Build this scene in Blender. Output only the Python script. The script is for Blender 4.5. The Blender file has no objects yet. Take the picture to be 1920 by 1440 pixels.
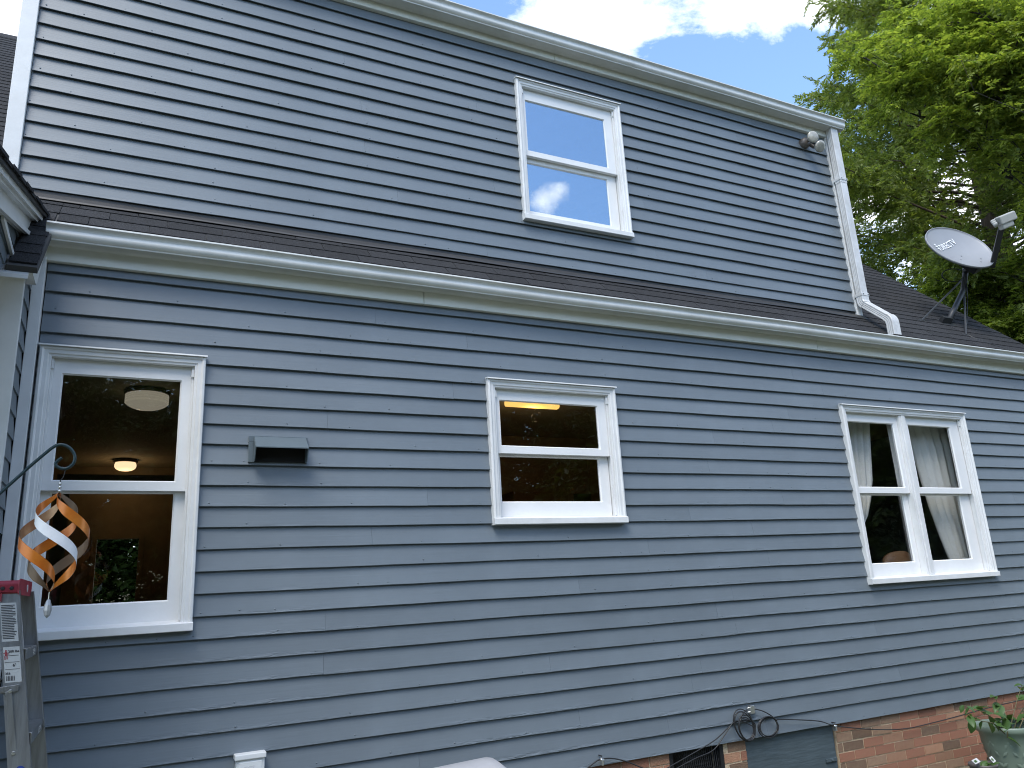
import bpy, math, random
import numpy as np
from mathutils import Vector, Matrix
R = math.radians
random.seed(7); rng = np.random.default_rng(11)
sc = bpy.context.scene
col = sc.collection

# ------------------------------------------------------------------ camera
CAM = np.array([0.0, -4.42, 1.60]); F = 1431.9
def basis(yaw, pitch, roll):
    cy, sy, cp, sp = math.cos(yaw), math.sin(yaw), math.cos(pitch), math.sin(pitch)
    f = np.array([sy*cp, cy*cp, sp]); r = np.array([cy, -sy, 0.0]); u = np.cross(r, f)
    c, s = math.cos(roll), math.sin(roll)
    return c*r+s*u, -s*r+c*u, f
CR, CU, CF = basis(R(26.479), R(15.097), R(-3.2242))
cd = bpy.data.cameras.new('camera'); cam = bpy.data.objects.new('camera', cd); col.objects.link(cam)
cd.sensor_width = 36.0; cd.lens = F/1920*36.0; cd.clip_start = 0.05; cd.clip_end = 2000
M = Matrix.Identity(4)
for i in range(3):
    M[i][0] = CR[i]; M[i][1] = CU[i]; M[i][2] = -CF[i]; M[i][3] = CAM[i]
cam.matrix_world = M
sc.camera = cam

# ------------------------------------------------------------------ sky and sun
SUN = Vector((-0.34, -0.42, 0.86)).normalized()
SUN_EL = math.asin(SUN.z); SUN_AZ = math.atan2(SUN.x, SUN.y)
world = bpy.data.worlds.new('World'); sc.world = world; world.use_nodes = True
nt = world.node_tree; nt.nodes.clear()
def nd(t, typ, **kw):
    n = t.nodes.new(typ)
    for k, v in kw.items():
        if k.startswith('i_'): n.inputs[k[2:].replace('_', ' ')].default_value = v
        else: setattr(n, k, v)
    return n
out = nd(nt, 'ShaderNodeOutputWorld'); bg = nd(nt, 'ShaderNodeBackground')
sky = nd(nt, 'ShaderNodeTexSky', sky_type='NISHITA', sun_disc=False)
sky.sun_elevation = SUN_EL; sky.sun_rotation = SUN_AZ; sky.air_density = 1.0; sky.dust_density = 0.3; sky.ozone_density = 1.6
tc = nd(nt, 'ShaderNodeTexCoord')
sep = nd(nt, 'ShaderNodeSeparateXYZ'); nt.links.new(tc.outputs['Generated'], sep.inputs[0])
den = nd(nt, 'ShaderNodeMath', operation='ADD'); den.inputs[1].default_value = 0.22
mx = nd(nt, 'ShaderNodeMath', operation='MAXIMUM'); mx.inputs[1].default_value = 0.0
nt.links.new(sep.outputs['Z'], mx.inputs[0]); nt.links.new(mx.outputs[0], den.inputs[0])
dx = nd(nt, 'ShaderNodeMath', operation='DIVIDE'); dy = nd(nt, 'ShaderNodeMath', operation='DIVIDE')
nt.links.new(sep.outputs['X'], dx.inputs[0]); nt.links.new(den.outputs[0], dx.inputs[1])
nt.links.new(sep.outputs['Y'], dy.inputs[0]); nt.links.new(den.outputs[0], dy.inputs[1])
cmb = nd(nt, 'ShaderNodeCombineXYZ'); nt.links.new(dx.outputs[0], cmb.inputs[0]); nt.links.new(dy.outputs[0], cmb.inputs[1])
CLOUD_OFF = (3.1, 1.7, 0.0)
mp = nd(nt, 'ShaderNodeMapping'); mp.inputs['Location'].default_value = CLOUD_OFF
nt.links.new(cmb.outputs[0], mp.inputs[0])
cn = nd(nt, 'ShaderNodeTexNoise'); cn.inputs['Scale'].default_value = 3.4; cn.inputs['Detail'].default_value = 12.0
cn.inputs['Roughness'].default_value = 0.66; cn.inputs['Distortion'].default_value = 0.5
nt.links.new(mp.outputs[0], cn.inputs['Vector'])
# cloud banks and clear gaps, by direction
def _dir(px, py):
    d = CR*(px-960)/F - CU*(py-720)/F + CF; return d/np.linalg.norm(d)
def _uv(d): return (d[0]/(max(d[2],0)+.22), d[1]/(max(d[2],0)+.22), 0.0)
def _mir(px, py): d = _dir(px, py).copy(); d[1] = -d[1]; return d
acc = cn.outputs['Fac']
for (d_, amp, rad) in ((_dir(1110,30),.16,.10),(_dir(1180,70),.10,.06),(_dir(1350,70),.17,.085),(_dir(1440,25),.17,.10),(_dir(1530,5),.10,.06),(_dir(1265,120),-.22,.09),(_dir(1500,170),-.30,.16),(_dir(1400,210),-.22,.14),(_dir(1280,10),-.10,.035),
                       (_dir(10,20),.30,.30),(_mir(1035,366),.46,.050),(_mir(1052,346),.16,.026),(_mir(1012,384),.10,.03),(_mir(1060,250),-.45,.30),(_mir(1120,400),-.14,.07),(_dir(1880,380),.25,.25)):
    u_ = _uv(d_)
    ds = nd(nt, 'ShaderNodeVectorMath', operation='DISTANCE'); nt.links.new(cmb.outputs[0], ds.inputs[0]); ds.inputs[1].default_value = u_
    mrn = nd(nt, 'ShaderNodeMapRange', interpolation_type='SMOOTHSTEP'); mrn.inputs[1].default_value = rad*1.7; mrn.inputs[2].default_value = 0.0; mrn.inputs[3].default_value = 0.0; mrn.inputs[4].default_value = amp*.72
    nt.links.new(ds.outputs['Value'], mrn.inputs[0])
    sm_ = nd(nt, 'ShaderNodeMath', operation='ADD'); nt.links.new(acc, sm_.inputs[0]); nt.links.new(mrn.outputs[0], sm_.inputs[1]); acc = sm_.outputs[0]
cr = nd(nt, 'ShaderNodeValToRGB'); cr.color_ramp.elements[0].position = 0.47; cr.color_ramp.elements[1].position = 0.67
nt.links.new(acc, cr.inputs[0])
skyg = nd(nt, 'ShaderNodeMixRGB', blend_type='MULTIPLY'); skyg.inputs[0].default_value = 1.0
skyg.inputs[2].default_value = (1.12, 1.18, 1.17, 1)
nt.links.new(sky.outputs[0], skyg.inputs[1])
mix = nd(nt, 'ShaderNodeMixRGB'); mix.inputs[2].default_value = (7.0, 7.0, 7.2, 1)
nt.links.new(cr.outputs[0], mix.inputs[0]); nt.links.new(skyg.outputs[0], mix.inputs[1])
nt.links.new(mix.outputs[0], bg.inputs[0]); bg.inputs[1].default_value = 0.15
nt.links.new(bg.outputs[0], out.inputs[0])
sd = bpy.data.lights.new('sun', 'SUN'); sd.energy = 1.5; sd.angle = R(28); sd.color = (1.0, 0.95, 0.87)
so = bpy.data.objects.new('sun', sd); col.objects.link(so); so.location = (0, 0, 30)
so.rotation_euler = (-SUN).to_track_quat('-Z', 'Y').to_euler()
sc.view_settings.view_transform = 'Standard'; sc.view_settings.look = 'None'
sc.view_settings.exposure = 1.15; sc.view_settings.gamma = 1.0; sc.view_settings.use_curve_mapping = False
sc.cycles.filter_width = 1.05; sc.cycles.max_bounces = 8; sc.cycles.transparent_max_bounces = 24
sc.cycles.sample_clamp_indirect = 6.0

# ------------------------------------------------------------------ pixel -> direction helpers (full-size photo pixels)
def ray(px, py): return CR*(px-960)/F - CU*(py-720)/F + CF
def at_y(px, py, y):
    d = ray(px, py); return CAM + d*((y-CAM[1])/d[1])
def at_x(px, py, x):
    d = ray(px, py); return CAM + d*((x-CAM[0])/d[0])
def at_d(px, py, depth): return CAM + ray(px, py)*depth
RS, RZ0 = 0.97, 3.6582                      # main roof: z = RZ0 + RS*y
def at_roof(px, py, off=0.0):
    d = ray(px, py); t = (RZ0+off+RS*CAM[1]-CAM[2])/(d[2]-RS*d[1]); return CAM + d*t
ROOF_S = np.array([0, 1, RS])/math.hypot(1, RS); ROOF_N = np.array([0, -RS, 1])/math.hypot(1, RS)
def roofp(x, s, h=0.0):                     # point on the roof, s metres up the slope from y = -0.09
    return np.array([x, -0.09, RZ0-0.09*RS]) + ROOF_S*s + ROOF_N*h

# ------------------------------------------------------------------ mesh helpers
class MB:
    def __init__(s): s.v = []; s.f = []; s.m = []
    def add(s, v, f, m=0):
        o = len(s.v); s.v += [tuple(float(c) for c in p) for p in v]; s.f += [tuple(i+o for i in q) for q in f]; s.m += [m]*len(f)
    def box(s, x0, x1, y0, y1, z0, z1, m=0):
        s.add([(x0,y0,z0),(x1,y0,z0),(x1,y1,z0),(x0,y1,z0),(x0,y0,z1),(x1,y0,z1),(x1,y1,z1),(x0,y1,z1)],
              [(0,3,2,1),(4,5,6,7),(0,1,5,4),(1,2,6,5),(2,3,7,6),(3,0,4,7)], m)
    def obox(s, c, ax, ay, az, m=0):        # oriented box: centre and three half axes
        c, ax, ay, az = map(np.asarray, (c, ax, ay, az))
        v = [c+i*ax+j*ay+k*az for k in (-1,1) for j in (-1,1) for i in (-1,1)]
        f = [(0,2,3,1),(4,5,7,6),(0,1,5,4),(1,3,7,5),(3,2,6,7),(2,0,4,6)]
        if np.dot(np.cross(ax, ay), az) < 0: f = [tuple(reversed(q)) for q in f]
        s.add(v, f, m)
    def prism(s, poly, x0, x1, m=0):        # (y, z) outline swept along x
        n = len(poly); a = sum(poly[i][0]*poly[(i+1)%n][1]-poly[(i+1)%n][0]*poly[i][1] for i in range(n))
        if a < 0: poly = poly[::-1]
        v = [(x0,y,z) for y,z in poly]+[(x1,y,z) for y,z in poly]
        f = [(i,(i+1)%n,n+(i+1)%n,n+i) for i in range(n)]
        f = [tuple(reversed(q)) for q in f]
        f += [tuple(range(n))[::-1][::-1][::-1], tuple(range(n,2*n))]
        s.add(v, f, m)
    def tube(s, pts, r, n=8, m=0, cap=True):
        pts = [np.asarray(p, float) for p in pts]; k = len(pts)
        rr = r if hasattr(r, '__len__') else [r]*k
        t0 = pts[1]-pts[0]; t0 = t0/np.linalg.norm(t0)
        a = np.array([0,0,1.0]) if abs(t0[2]) < .9 else np.array([1.0,0,0])
        nrm = np.cross(t0, a); nrm /= np.linalg.norm(nrm)
        v = []
        for i, p in enumerate(pts):
            t = pts[min(i+1,k-1)]-pts[max(i-1,0)]; t = t/(np.linalg.norm(t)+1e-9)
            nrm = nrm - t*np.dot(nrm, t); nrm /= (np.linalg.norm(nrm)+1e-9); b = np.cross(t, nrm)
            for j in range(n):
                q = 2*math.pi*j/n; v.append(p+rr[i]*(math.cos(q)*nrm+math.sin(q)*b))
        f = [(i*n+j, i*n+(j+1)%n, (i+1)*n+(j+1)%n, (i+1)*n+j) for i in range(k-1) for j in range(n)]
        if cap: f += [tuple(range(n))[::-1], tuple(range((k-1)*n, k*n))]
        s.add(v, f, m)
    def lathe(s, prof, n=24, c=(0,0,0), ax=(0,0,1), m=0):   # (radius, height) about ax
        ax = np.asarray(ax, float); ax /= np.linalg.norm(ax); c = np.asarray(c, float)
        a = np.array([1.0,0,0]) if abs(ax[0]) < .8 else np.array([0,1.0,0])
        e1 = np.cross(ax, a); e1 /= np.linalg.norm(e1); e2 = np.cross(ax, e1)
        v = [c+ax*h+r*(math.cos(2*math.pi*j/n)*e1+math.sin(2*math.pi*j/n)*e2) for r, h in prof for j in range(n)]
        f = [(i*n+j, i*n+(j+1)%n, (i+1)*n+(j+1)%n, (i+1)*n+j) for i in range(len(prof)-1) for j in range(n)]
        s.add(v, f, m)
    def grid(s, P, m=0, close=False):       # P[i][j] points
        a, b = len(P), len(P[0])
        s.add([p for row in P for p in row], [(i*b+j, i*b+j+1, (i+1)*b+j+1, (i+1)*b+j) for i in range(a-1) for j in range(b-1)], m)
    def build(s, name, mat, parent=None, smooth=False, loc=None, bevel=0):
        me = bpy.data.meshes.new(name)
        v = s.v
        if loc is not None: v = [(a-loc[0], b-loc[1], c-loc[2]) for a, b, c in v]
        me.from_pydata(v, [], s.f)
        mats = mat if isinstance(mat, (list, tuple)) else [mat]
        for mm in mats: me.materials.append(mm)
        if len(mats) > 1: me.polygons.foreach_set('material_index', s.m)
        if smooth: me.polygons.foreach_set('use_smooth', [True]*len(me.polygons))
        me.update()
        o = bpy.data.objects.new(name, me); col.objects.link(o)
        if loc is not None: o.location = loc
        if parent is not None: attach(o, parent)
        if bevel:
            b = o.modifiers.new('bevel', 'BEVEL'); b.width = bevel; b.segments = 2; b.limit_method = 'ANGLE'; b.angle_limit = R(40)
        return o
def wloc(o):
    p = Vector(o.location)
    while o.parent: o = o.parent; p += Vector(o.location)
    return p
def attach(o, parent):                       # every transform here is a pure translation
    w = Vector(o.location); o.parent = parent; o.location = w - wloc(parent)
def empty(name, loc, parent=None):
    o = bpy.data.objects.new(name, None); col.objects.link(o); o.location = loc; o.empty_display_size = .1
    if parent is not None: attach(o, parent)
    return o
def tag(o, label, cat, group=None):
    o['label'] = label; o['category'] = cat
    if group: o['group'] = group
    return o
def kind(o, k): o['kind'] = k; return o
def np_mesh(name, V, Fq, mat, parent=None, smooth=False, nrm=None):
    me = bpy.data.meshes.new(name); n = Fq.shape[1]
    me.vertices.add(len(V)); me.vertices.foreach_set('co', V.astype(np.float32).ravel())
    me.loops.add(Fq.size); me.loops.foreach_set('vertex_index', Fq.astype(np.int32).ravel())
    me.polygons.add(len(Fq)); me.polygons.foreach_set('loop_start', np.arange(0, Fq.size, n, dtype=np.int32))
    me.materials.append(mat); me.update(calc_edges=True); me.validate()
    o = bpy.data.objects.new(name, me); col.objects.link(o)
    if parent is not None: attach(o, parent)
    return o

# ------------------------------------------------------------------ materials
def mat(name, c, rough=.6, var=.0, scale=6, bump=0., bscale=40, bstretch=(1,1,1), metal=0., objvar=0., spec=.5, c2=None, coat=0., detail=5, tco='Object'):
    m = bpy.data.materials.new(name); m.use_nodes = True; t = m.node_tree; b = t.nodes['Principled BSDF']
    b.inputs['Roughness'].default_value = rough; b.inputs['Metallic'].default_value = metal
    b.inputs['Specular IOR Level'].default_value = spec; b.inputs['Coat Weight'].default_value = coat
    tx = nd(t, 'ShaderNodeTexCoord'); base = None
    if var or c2:
        n = nd(t, 'ShaderNodeTexNoise'); n.inputs['Scale'].default_value = scale; n.inputs['Detail'].default_value = detail
        n.inputs['Roughness'].default_value = .62
        mpn = nd(t, 'ShaderNodeMapping'); mpn.inputs['Scale'].default_value = bstretch
        t.links.new(tx.outputs[tco], mpn.inputs[0]); t.links.new(mpn.outputs[0], n.inputs['Vector'])
        mr = nd(t, 'ShaderNodeMapRange'); mr.inputs[1].default_value = .3; mr.inputs[2].default_value = .7
        t.links.new(n.outputs['Fac'], mr.inputs[0])
        mixn = nd(t, 'ShaderNodeMixRGB')
        a2 = c2 if c2 else tuple(min(1, x*(1+var)) for x in c); a1 = c if c2 else tuple(x*(1-var) for x in c)
        mixn.inputs[1].default_value = (*a1, 1); mixn.inputs[2].default_value = (*a2, 1)
        t.links.new(mr.outputs[0], mixn.inputs[0]); base = mixn.outputs[0]
    if objvar:
        oi = nd(t, 'ShaderNodeObjectInfo'); mr = nd(t, 'ShaderNodeMapRange')
        mr.inputs[3].default_value = 1-objvar; mr.inputs[4].default_value = 1+objvar
        t.links.new(oi.outputs['Random'], mr.inputs[0])
        mu = nd(t, 'ShaderNodeVectorMath', operation='SCALE')
        if base is not None: t.links.new(base, mu.inputs[0])
        else: mu.inputs[0].default_value = c
        t.links.new(mr.outputs[0], mu.inputs['Scale']); base = mu.outputs[0]
    if base is not None: t.links.new(base, b.inputs['Base Color'])
    else: b.inputs['Base Color'].default_value = (*c, 1)
    if bump:
        n = nd(t, 'ShaderNodeTexNoise'); n.inputs['Scale'].default_value = bscale; n.inputs['Detail'].default_value = 6
        mpn = nd(t, 'ShaderNodeMapping'); mpn.inputs['Scale'].default_value = bstretch
        t.links.new(tx.outputs[tco], mpn.inputs[0]); t.links.new(mpn.outputs[0], n.inputs['Vector'])
        bp = nd(t, 'ShaderNodeBump'); bp.inputs['Strength'].default_value = bump; bp.inputs['Distance'].default_value = .01
        t.links.new(n.outputs['Fac'], bp.inputs['Height']); t.links.new(bp.outputs[0], b.inputs['Normal'])
    return m
def emis(name, c, strength):
    m = bpy.data.materials.new(name); m.use_nodes = True; b = m.node_tree.nodes['Principled BSDF']
    b.inputs['Base Color'].default_value = (*c, 1); b.inputs['Emission Color'].default_value = (*c, 1); b.inputs['Emission Strength'].default_value = strength
    return m
def leafmat(name, c1, c2, trans=.45, rough=.45):
    m = bpy.data.materials.new(name); m.use_nodes = True; t = m.node_tree; b = t.nodes['Principled BSDF']; o = t.nodes['Material Output']
    g = nd(t, 'ShaderNodeNewGeometry'); mx_ = nd(t, 'ShaderNodeMixRGB'); mx_.inputs[1].default_value = (*c1, 1); mx_.inputs[2].default_value = (*c2, 1)
    t.links.new(g.outputs['Random Per Island'], mx_.inputs[0])
    t.links.new(mx_.outputs[0], b.inputs['Base Color']); b.inputs['Roughness'].default_value = rough; b.inputs['Specular IOR Level'].default_value = .35
    tr = nd(t, 'ShaderNodeBsdfTranslucent'); hs = nd(t, 'ShaderNodeVectorMath', operation='MULTIPLY'); hs.inputs[1].default_value = (1.25, 1.35, .6)
    t.links.new(mx_.outputs[0], hs.inputs[0]); t.links.new(hs.outputs[0], tr.inputs[0])
    ms = nd(t, 'ShaderNodeMixShader'); ms.inputs[0].default_value = trans
    t.links.new(b.outputs[0], ms.inputs[1]); t.links.new(tr.outputs[0], ms.inputs[2]); t.links.new(ms.outputs[0], o.inputs[0])
    return m
def glassmat(name, f0, tint=(1,1,1), rough=0.0, gloss=(1,1,1)):
    """thin pane: Schlick reflectance from the viewing angle, straight-through transmission"""
    m = bpy.data.materials.new(name); m.use_nodes = True; t = m.node_tree; o = t.nodes['Material Output']; t.nodes.remove(t.nodes['Principled BSDF'])
    g = nd(t, 'ShaderNodeNewGeometry'); dt = nd(t, 'ShaderNodeVectorMath', operation='DOT_PRODUCT'); t.links.new(g.outputs['Incoming'], dt.inputs[0]); t.links.new(g.outputs['True Normal'], dt.inputs[1])
    ab = nd(t, 'ShaderNodeMath', operation='ABSOLUTE'); t.links.new(dt.outputs['Value'], ab.inputs[0])
    om = nd(t, 'ShaderNodeMath', operation='SUBTRACT'); om.inputs[0].default_value = 1.0; t.links.new(ab.outputs[0], om.inputs[1])
    pw = nd(t, 'ShaderNodeMath', operation='POWER'); pw.inputs[1].default_value = 5.0; t.links.new(om.outputs[0], pw.inputs[0])
    ma = nd(t, 'ShaderNodeMath', operation='MULTIPLY_ADD'); ma.inputs[1].default_value = 1-f0; ma.inputs[2].default_value = f0; t.links.new(pw.outputs[0], ma.inputs[0])
    tr = nd(t, 'ShaderNodeBsdfTransparent'); tr.inputs[0].default_value = (*tint, 1)
    gl = nd(t, 'ShaderNodeBsdfGlossy'); gl.inputs['Roughness'].default_value = rough; gl.inputs[0].default_value = (*gloss, 1)
    tx = nd(t, 'ShaderNodeTexCoord'); n = nd(t, 'ShaderNodeTexNoise'); n.inputs['Scale'].default_value = 2.2; n.inputs['Detail'].default_value = 1
    bp = nd(t, 'ShaderNodeBump'); bp.inputs['Strength'].default_value = .04; bp.inputs['Distance'].default_value = .02
    t.links.new(tx.outputs['Object'], n.inputs['Vector']); t.links.new(n.outputs['Fac'], bp.inputs['Height']); t.links.new(bp.outputs[0], gl.inputs['Normal'])
    ms = nd(t, 'ShaderNodeMixShader'); t.links.new(ma.outputs[0], ms.inputs[0]); t.links.new(tr.outputs[0], ms.inputs[1]); t.links.new(gl.outputs[0], ms.inputs[2])
    t.links.new(ms.outputs[0], o.inputs[0]); return m

def siding_material():
    m = mat('siding_paint', (.133,.160,.184), rough=.42, var=.10, scale=1.6, objvar=.05, spec=.55)
    t = m.node_tree; b = t.nodes['Principled BSDF']; tx = nd(t, 'ShaderNodeTexCoord')
    # wood grain, brush marks and the thick cracked paint along the lower edge
    mp1 = nd(t, 'ShaderNodeMapping'); mp1.inputs['Scale'].default_value = (3, 30, 90)
    n1 = nd(t, 'ShaderNodeTexNoise'); n1.inputs['Scale'].default_value = 1.0; n1.inputs['Detail'].default_value = 5
    mp2 = nd(t, 'ShaderNodeMapping'); mp2.inputs['Scale'].default_value = (7, 20, 42)
    n2 = nd(t, 'ShaderNodeTexNoise'); n2.inputs['Scale'].default_value = 1.6; n2.inputs['Detail'].default_value = 8; n2.inputs['Distortion'].default_value = .6
    for a, c in ((mp1, n1), (mp2, n2)):
        t.links.new(tx.outputs['Object'], a.inputs[0]); t.links.new(a.outputs[0], c.inputs['Vector'])
    mp3 = nd(t, 'ShaderNodeMapping'); mp3.inputs['Scale'].default_value = (1, 1, 1); n3 = nd(t, 'ShaderNodeTexNoise'); n3.inputs['Scale'].default_value = .9
    gg = nd(t, 'ShaderNodeNewGeometry'); t.links.new(gg.outputs['Position'], n3.inputs['Vector'])
    sp = nd(t, 'ShaderNodeSeparateXYZ'); t.links.new(tx.outputs['Object'], sp.inputs[0])
    edge = nd(t, 'ShaderNodeMapRange'); edge.inputs[1].default_value = .030; edge.inputs[2].default_value = .004
    t.links.new(sp.outputs['Z'], edge.inputs[0])
    patch = nd(t, 'ShaderNodeMapRange'); patch.inputs[1].default_value = .42; patch.inputs[2].default_value = .62; t.links.new(n3.outputs['Fac'], patch.inputs[0])
    wp = nd(t, 'ShaderNodeSeparateXYZ'); t.links.new(gg.outputs['Position'], wp.inputs[0])
    low = nd(t, 'ShaderNodeMapRange'); low.inputs[1].default_value = 2.6; low.inputs[2].default_value = .9; low.inputs[3].default_value = .15; low.inputs[4].default_value = 1.0
    t.links.new(wp.outputs['Z'], low.inputs[0])
    pr = nd(t, 'ShaderNodeMath', operation='MULTIPLY'); t.links.new(edge.outputs[0], pr.inputs[0]); t.links.new(patch.outputs[0], pr.inputs[1])
    pr2 = nd(t, 'ShaderNodeMath', operation='MULTIPLY'); t.links.new(pr.outputs[0], pr2.inputs[0]); t.links.new(low.outputs[0], pr2.inputs[1])
    b1 = nd(t, 'ShaderNodeBump'); b1.inputs['Strength'].default_value = .10; b1.inputs['Distance'].default_value = .006
    t.links.new(n1.outputs['Fac'], b1.inputs['Height'])
    b2 = nd(t, 'ShaderNodeBump'); b2.inputs['Distance'].default_value = .012
    t.links.new(pr2.outputs[0], b2.inputs['Strength']); t.links.new(n2.outputs['Fac'], b2.inputs['Height']); t.links.new(b1.outputs[0], b2.inputs['Normal'])
    t.links.new(b2.outputs[0], b.inputs['Normal'])
    rr = nd(t, 'ShaderNodeMapRange'); rr.inputs[3].default_value = .34; rr.inputs[4].default_value = .52; t.links.new(n3.outputs['Fac'], rr.inputs[0]); t.links.new(rr.outputs[0], b.inputs['Roughness'])
    return m
SIDING = siding_material()
LAP_SHADE = mat('lap_shade_dark', (.030,.024,.019), rough=.95)  # near-black on the hidden lap faces: shade painted in to blacken the lap lines
WHITE = mat('white_trim_paint', (.73,.735,.735), rough=.42, var=.05, scale=5, bump=.05, bscale=22, bstretch=(1,1,1), c2=(.62,.625,.615), detail=8)
SASH = mat('white_sash_paint', (.74,.745,.745), rough=.38, var=.03, scale=7, bump=.06, bscale=30)
GUTTER = mat('gutter_enamel', (.74,.74,.715), rough=.22, var=.05, scale=3, c2=(.58,.58,.545), detail=9, spec=.6, coat=.4)
CREAM = mat('frieze_paint', (.68,.69,.64), rough=.45, var=.05, scale=3, bump=.06, bscale=18)
PIPE = mat('downspout_enamel', (.62,.63,.64), rough=.36, var=.05, scale=8, c2=(.48,.48,.47), bump=.05, bscale=60)
SHINGLE = mat('asphalt_shingle', (.032,.0325,.035), rough=.95, var=.65, scale=130, objvar=.16, bump=.6, bscale=260, spec=.25, detail=2)
FLASH = mat('flashing_metal', (.034,.034,.035), rough=.5, var=.2, scale=6)
BLACK = mat('black_metal', (.012,.012,.013), rough=.55)
DARK = mat('dark_plywood', (.06,.06,.06), rough=.9)  # even dark grey for sheathing, roof decks and backing walls
ROOM = mat('dark_panelled_wall', (.30,.215,.12), rough=.75, var=.3, scale=3)
ROOMC = mat('room_ceiling_paint', (.45,.37,.24), rough=.85)
GLASS = glassmat('window_glass', .035)
GLASS_UP = glassmat('coated_window_glass', .36, tint=(.7,.75,.8), gloss=(.80,.90,1.0))
CURT = mat('sheer_curtain_cloth', (.70,.71,.68), rough=.9, bump=.05, bscale=200)
t_ = CURT.node_tree; _b = t_.nodes['Principled BSDF']; _o = t_.nodes['Material Output']
_tr = nd(t_, 'ShaderNodeBsdfTranslucent'); _tr.inputs[0].default_value = (.75,.76,.72,1); _ms = nd(t_, 'ShaderNodeMixShader'); _ms.inputs[0].default_value = .35
t_.links.new(_b.outputs[0], _ms.inputs[1]); t_.links.new(_tr.outputs[0], _ms.inputs[2]); t_.links.new(_ms.outputs[0], _o.inputs[0])

# ------------------------------------------------------------------ ground
GRASS = mat('lawn', (.075,.085,.055), rough=.9, var=.4, scale=3, c2=(.11,.112,.08), bump=.6, bscale=60)
g = MB(); n = 40
def gz(x, y): return -.0 + .25*math.sin(x*.05+1)*math.sin(y*.04)*min(1, max(0, (math.hypot(x-3, y)-14)/30))
xs = [-600,-300,-150,-80]+list(np.linspace(-50,60,n))+[90,160,300,600]
g.grid([[(x, y, gz(x, y)) for y in xs] for x in xs])
g.f = [q[::-1] for q in g.f]
kind(g.build('ground', GRASS, smooth=True), 'structure')

# ------------------------------------------------------------------ the house
house = empty('house', (0,0,0))
tag(house, 'two storey house clad in slate blue lap siding with white trim', 'house')
E_ = .1136; SB = .533; YU = .28; XL, XR = -.518, 8.30
WINS = {  # overall casing box, sill, glass heights (world z)
 'w1': dict(x=(-.508,.290), z=(1.49,2.953), y=0.0, g=[(-.402,.174)], up=(2.255,2.820), lo=(1.642,2.204)),
 'w2': dict(x=(2.012,3.006), z=(2.00,2.953), y=0.0, g=[(2.110,2.874)], up=(2.512,2.824), lo=(2.150,2.455)),
 'w3': dict(x=(5.262,6.865), z=(1.49,2.957), y=0.0, g=[(5.348,5.928),(6.110,6.684)], up=(2.266,2.830), lo=(1.645,2.212)),
 'w4': dict(x=(2.518,3.514), z=(4.333,5.590), y=YU, g=[(2.612,3.372)], up=(4.972,5.438), lo=(4.456,4.886)),
}
def openings(y): return [(w['x'][0]+.03, w['x'][1]-.03, w['z'][0]+.02, w['z'][1]-.03) for w in WINS.values() if w['y'] == y]
# sheathing behind the boards, with the window openings cut
def wall_cells(mb, x0, x1, z0, z1, y0, y1, ops):
    xs = sorted({x0, x1, *[o[0] for o in ops], *[o[1] for o in ops]}); xs = [x for x in xs if x0 <= x <= x1]
    for a, b in zip(xs[:-1], xs[1:]):
        cut = sorted((o[2], o[3]) for o in ops if o[0] <= a+1e-6 and o[1] >= b-1e-6); z = z0
        for c0, c1 in cut:
            if c0 > z: mb.box(a, b, y0, y1, z, c0)
            z = c1
        if z < z1: mb.box(a, b, y0, y1, z, z1)
m = MB(); wall_cells(m, -.60, XR, SB+.01, 3.52, .027, .12, openings(0.0)); m.build('sheathing', DARK, house)
m = MB(); wall_cells(m, -.80, 6.05, 3.80, 5.95, YU+.027, YU+.12, openings(YU)); m.build('sheathing', DARK, house)

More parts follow.
